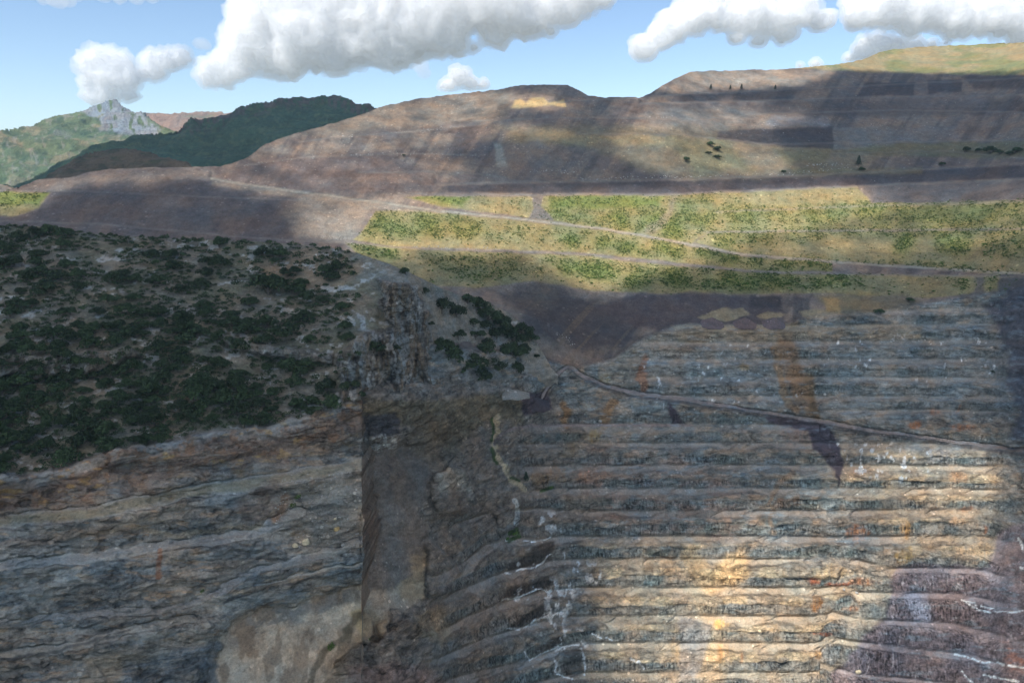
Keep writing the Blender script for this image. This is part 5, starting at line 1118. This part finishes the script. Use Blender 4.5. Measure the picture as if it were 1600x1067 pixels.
for _ in range(1100):                                   # low scrub between the oaks
    x = -100 + rng.random() * 660; y = 350 + rng.random() * 400; i = int(np.argmin(np.abs(pxA - x))); j = int(np.argmin(np.abs(pyA - y)))
    if y < crA[i] + 1 or y > rmA[i] or rng.random() > 0.25 + dens[j, i]: continue
    pts.append((PA[j, i], (0.6 + 1.5 * rng.random()) * YA[j, i] / 400))
stuff_shrubs('hill_scrub', pts, OAKS, M_OAK, 90, 'low dark scrub scattered between the oak bushes of the hill', 'scrub')

# shrubs seeded on the terraces
vis_ = (~ovB) & ((X > XS) | (Y < ip(X.ravel(), CRESTA).reshape(X.shape))) & (Y > crestB[None]) & (X > -60) & (X < 1660) & (Y < ip(X.ravel(), CRESTA + [(873, 2000)]).reshape(X.shape))
prob = (bush + 0.035 * terr) * vis_; W_ = prob.ravel() / prob.sum(); pick = rng.choice(len(W_), 14500, replace=False, p=W_)
PBf = PB.reshape(-1, 3); Xf, Yf, YBf = X.ravel(), Y.ravel(), YB.ravel()
rb_ = 0.7 + 0.95 * rng.random(len(pick)) ** 2
order = np.argsort(-rb_ / YBf[pick]); big = pick[order[:290]]
for q_, k_ in enumerate(big):
    y_ = Yf[k_]; x_ = Xf[k_]
    if y_ > 388 or x_ < 0: lab, grp = 'green broom shrub on the lowest seeded terrace, just above the rock wall', 'broom shrubs of the lowest terrace'
    elif y_ > 328: lab, grp = 'green broom shrub on the broad middle terrace between the two slanting tracks', 'broom shrubs of the middle terrace'
    else: lab, grp = 'green broom shrub on the narrow uppermost seeded terrace', 'broom shrubs of the uppermost terrace'
    plant('broom_shrub', P_BROOM[int(rng.integers(5))], PBf[k_], 1.35 * rb_[order[q_]], rng.random() * 6.28, lab, 'shrub', grp)
stuff_shrubs('terrace_shrubs', [(PBf[k_], 1.2 * rb_[order[290 + q_]]) for q_, k_ in enumerate(pick[order[290:]])], BROOM, M_BROOM, 30, 'thousands of small green shrubs sown over the terraces', 'shrubs')
# scattered single trees of the dumps and the pit
for x, y, r, k_, lab in [(1070, 250, 7, 'o', 'leftmost of the few trees on the bare sunlit waste slope'), (1110, 226, 6, 'o', 'uppermost tree of the small group on the bare sunlit waste slope'), (1122, 233, 7, 'o', 'tree just below the uppermost one of the small slope group'), (1120, 246, 5, 'o', 'lowest right tree of the small group on the waste slope'),
        (1107, 239, 4, 'o', 'smallest bush of the group on the bare waste slope'), (1224, 269, 4, 'o', 'isolated round bush just above the long boulder line'), (1341, 256, 6, 'p', 'dark tree on the shaded slope above a spoil heap edge'), (1346, 265, 5, 'o', 'dark bush right under the dark tree on the shaded slope'), (1472, 256, 5, 'o', 'single dark bush far right on the shaded grassy slope'),
        (1110, 140, 3.2, 'p', 'leftmost of four small trees in a row near the dump crest'), (1140, 140, 2.6, 'p', 'second from left of four small trees near the dump crest'), (1158, 139, 3.2, 'p', 'third from left of four small trees near the dump crest'), (1211, 140, 2.8, 'p', 'rightmost of four small trees near the dump crest'), (630, 243, 3, 'o', 'tiny bush on the boulder line of the left dump face'),
        (1507, 234, 8, 'o', 'leftmost dark tree of the clump at the right edge, on a grassy strip'), (1526, 236, 6, 'o', 'smaller dark tree second in the clump at the right edge'), (1549, 235, 9, 'o', 'broad dark tree in the middle of the right edge clump'), (1562, 238, 6, 'o', 'low dark bush right of the broad tree in the right edge clump'), (1585, 235, 9, 'o', 'last broad dark tree at the right picture edge'), (1577, 241, 6, 'o', 'low bush in front of the last broad tree at the right edge'),
        (823, 750, 8.5, 'p', 'lone conical conifer standing beside the dry stream gully in the pit'), (1376, 487, 8, 'o', 'dark bush on the ochre ledge above the rock wall'), (1421, 469, 7, 'o', 'dark bush on the rim of the rock wall, right of the ochre ledge'), (1551, 580, 4, 'o', 'tiny bush on a ledge at the right end of the upper benches')]:
    P0, yd = onB(x, y + r * 0.5); s = wr(r, yd, y)
    plant('conifer' if k_ == 'p' else 'oak_bush', (P_PINE if k_ == 'p' else P_OAK)[int(rng.integers(2 if k_ == 'p' else 9))], P0, s * (1.15 if k_ == 'p' else 1.1), rng.random() * 6, lab, 'tree' if k_ == 'p' or 'tree' in lab else 'bush')
for x, y, r, lab in [(517, 1014, 7, 'upright green bush on the rim of the pale slab, bottom left of the pit'), (465, 779, 5, 'upper one of two small green bushes on the left cliff'), (459, 792, 5, 'lower one of two small green bushes on the left cliff'), (316, 925, 3.5, 'tiny green bush alone in the middle of the left cliff')]:
    P0, yd = onA(x, y); plant('broom_shrub', P_BROOM[1], P0, wr(r, yd, y) * 1.5, 0, lab, 'shrub', None, 1.5)
for x, y, r, lab in [(578, 1000, 5, 'green bush in the crack of the small rock stub below the ochre slab'), (806, 836, 8, 'bright green bush under the white crusted fall'), (795, 843, 6, 'low green bush left of the white crusted fall'), (862, 764, 5, 'low green bush on the ledge right of the lone conifer'), (775, 718, 4, 'small green bush on the left bank of the stream gully')]:
    P0, yd = onB(x, y); plant('broom_shrub', P_BROOM[2], P0, wr(r, yd, y) * 1.4, 0, lab, 'shrub')

# ------------------------------------------------------------------ boulders and heaps
def rock_mat(name, c):
    m = bpy.data.materials.new(name); m.use_nodes = True; nt = m.node_tree; bs = nt.nodes['Principled BSDF']; geo = N(nt, 'ShaderNodeNewGeometry')
    n = N(nt, 'ShaderNodeTexNoise'); n.inputs['Scale'].default_value = 0.9; n.inputs['Detail'].default_value = 7; nt.links.new(geo.outputs['Position'], n.inputs['Vector'])
    cr = N(nt, 'ShaderNodeValToRGB'); c = np.array(c); cr.color_ramp.elements[0].position = .3; cr.color_ramp.elements[1].position = .7; cr.color_ramp.elements[0].color = (*(c * .65), 1); cr.color_ramp.elements[1].color = (*(c * 1.2), 1)
    nt.links.new(n.outputs[0], cr.inputs[0]); nt.links.new(cr.outputs[0], bs.inputs['Base Color']); bs.inputs['Roughness'].default_value = 0.9
    bp = N(nt, 'ShaderNodeBump'); bp.inputs['Distance'].default_value = 0.5; nt.links.new(n.outputs[0], bp.inputs['Height']); nt.links.new(bp.outputs[0], bs.inputs['Normal']); return m
RM = {'cream': rock_mat('cream_stone', lin((205, 190, 158))), 'grey': rock_mat('pale_stone', lin((176, 172, 164))), 'ochre': rock_mat('ochre_stone', lin((196, 166, 112)))}
def rock_mesh(seed, mat):
    v, f = ico(2); r = np.random.default_rng(seed); v = v.copy()
    for _ in range(9):                                  # cut flat faces
        d = r.normal(size=3); d /= np.linalg.norm(d); h = 0.55 + 0.3 * r.random(); k = v @ d; v -= np.maximum(k - h, 0)[:, None] * d
    return mesh_from('boulder', v * np.array([1, 0.85, 0.8]), f, mat)
for x, y, r, mat, lab, sh in [(525, 826, 6.5, 'ochre', 'big cream boulder, rightmost and highest of the three on the left cliff ledge', 'A'), (462, 853, 6, 'cream', 'leftmost blocky pale boulder on the left cliff ledge', 'A'), (478, 848, 8, 'cream', 'middle blocky pale boulder beside the leftmost one on the left cliff', 'A'),
        (523, 812, 3.5, 'cream', 'small pale boulder just above the big cream one', 'A'), (535, 850, 4, 'grey', 'grey boulder below the big cream boulder', 'A'), (1341, 1049, 6, 'cream', 'single cream boulder on the dark bench at the bottom, right of centre', 'B'), (1288, 618, 3.5, 'grey', 'single pale boulder on the upper rock bench right of the ochre streak', 'B'),
        (938, 659, 3.5, 'grey', 'single pale boulder on the ledge below the haul road bend', 'B'), (1318, 922, 3.5, 'grey', 'left one of two pale blocks under the rust red band', 'B'), (1338, 926, 4, 'grey', 'right one of two pale blocks under the rust red band', 'B')]:
    P0, yd = (onA if sh == 'A' else onB)(x, y); s = wr(r, yd, y); me = rock_mesh(int(x), RM[mat]); o = bpy.data.objects.new('boulder', me); C.collection.objects.link(o)
    o.location = P0 + np.array([0, -0.2 * s, 0.35 * s]); o.scale = (s * 1.05, s, s * 1.05); o.rotation_euler = (0.2, 0.1, x % 6.0); o['label'] = lab; o['category'] = 'boulder'
v0, f0 = ico(0); parts = []
LINES = [([(385, 258), (470, 247), (560, 243), (640, 240), (745, 243)], 90), ([(530, 214), (641, 206), (700, 200)], 40), ([(820, 268), (870, 267), (900, 269)], 40), ([(900, 280), (1000, 278), (1100, 276), (1240, 271), (1340, 262)], 170), ([(345, 281), (500, 304)], 30), ([(500, 372), (548, 372)], 50), ([(640, 387), (700, 386), (780, 388)], 40),
         ([(1260, 258), (1340, 258)], 40), ([(910, 580), (960, 600), (1040, 616)], 30), ([(880, 640), (960, 640), (1060, 650)], 40), ([(870, 520), (900, 540)], 30), ([(440, 780), (550, 760), (550, 850), (450, 850)], 0), ([(1010, 183), (1060, 184)], 16)]
for pts, n in LINES:
    p = np.array(pts, float); t = rng.random(n) * (len(p) - 1)
    for q in t:
        i = int(q); a = p[i] + (p[i + 1] - p[i]) * (q - i) + rng.normal(size=2) * (3, 1.2); P0, yd = onB(a[0], a[1]); s = wr(0.45 + 0.9 * rng.random() ** 2.5, yd, a[1]); parts.append((v0 * s * rng.uniform(.6, 1.2, 3) + P0, f0))
for _ in range(900):
    x, y = 300 + 1300 * rng.random(), 140 + 160 * rng.random()
    P0, yd = onB(x, y)
    if y < np.interp(x, pxB, crestB) + 3: continue
    parts.append((v0 * wr(0.3 + 0.5 * rng.random() ** 3, yd, y) * rng.uniform(.6, 1.2, 3) + P0, f0))
for _ in range(420):
    x, y = 430 + 130 * rng.random(), 740 + 120 * rng.random(); P0, yd = onA(x, y); parts.append((v0 * wr(0.5 + 1.8 * rng.random() ** 3, yd, y) * rng.uniform(.6, 1.2, 3) + P0, f0))
V, Fq = join(parts); o = bpy.data.objects.new('rubble', mesh_from('rubble', V, Fq, RM['grey'])); C.collection.objects.link(o); o['kind'] = 'stuff'; o['label'] = 'pale rubble scattered along the dump terraces and the left cliff'; o['category'] = 'rubble'
def heap(x, y, rx, h, colr, lab, seed, el=1.0, sl=0.22):
    P0, yd = onB(x, y); n = 40; R_ = rx * yd / F; g_ = np.linspace(-1, 1, n); gx, gy = np.meshgrid(g_, g_); r = np.sqrt(gx ** 2 + gy ** 2) * (1 + 0.25 * (fbm2(gx * 2 + seed, gy * 2, 4, seed) - 0.5))
    z = np.clip(1 - r, -0.25, 1) ** 1.0 * h * R_ + (fbm2(gx * 6 + seed, gy * 6, 4, seed + 1) - 0.5) * 0.10 * R_
    P = np.stack([P0[0] + gx * R_, P0[1] + gy * R_ * el - 0.1 * R_, P0[2] + z - 0.02 * R_ + sl * gy * R_ * el], -1); a = np.zeros(P.shape, np.float32); a[..., 2] = 1
    q = np.hypot(gx[:-1, :-1], gy[:-1, :-1]) < 1.12
    o = build('spoil_heap', P, q, np.zeros(P.shape, np.float32) + np.asarray(colr, np.float32), a, MAT_PIT, None, lab, 'spoil heap')
heap(838, 632, 21, 0.66, lin((66, 62, 68)), 'dark conical heap of spoil beside the haul road end', 5); heap(792, 616, 36, 0.30, lin((136, 133, 126)), 'long low heap of pale rubble left of the dark conical heap', 7, 0.5, 0.1)
for x, lab in ((1112, 'leftmost of three dark spoil cones tipped against the cream rock'), (1163, 'middle of three dark spoil cones tipped against the cream rock'), (1208, 'rightmost of three dark spoil cones tipped against the cream rock')): heap(x, 506, 18, 0.60, lin((108, 96, 97)), lab, x % 11, 0.7, 0.42)
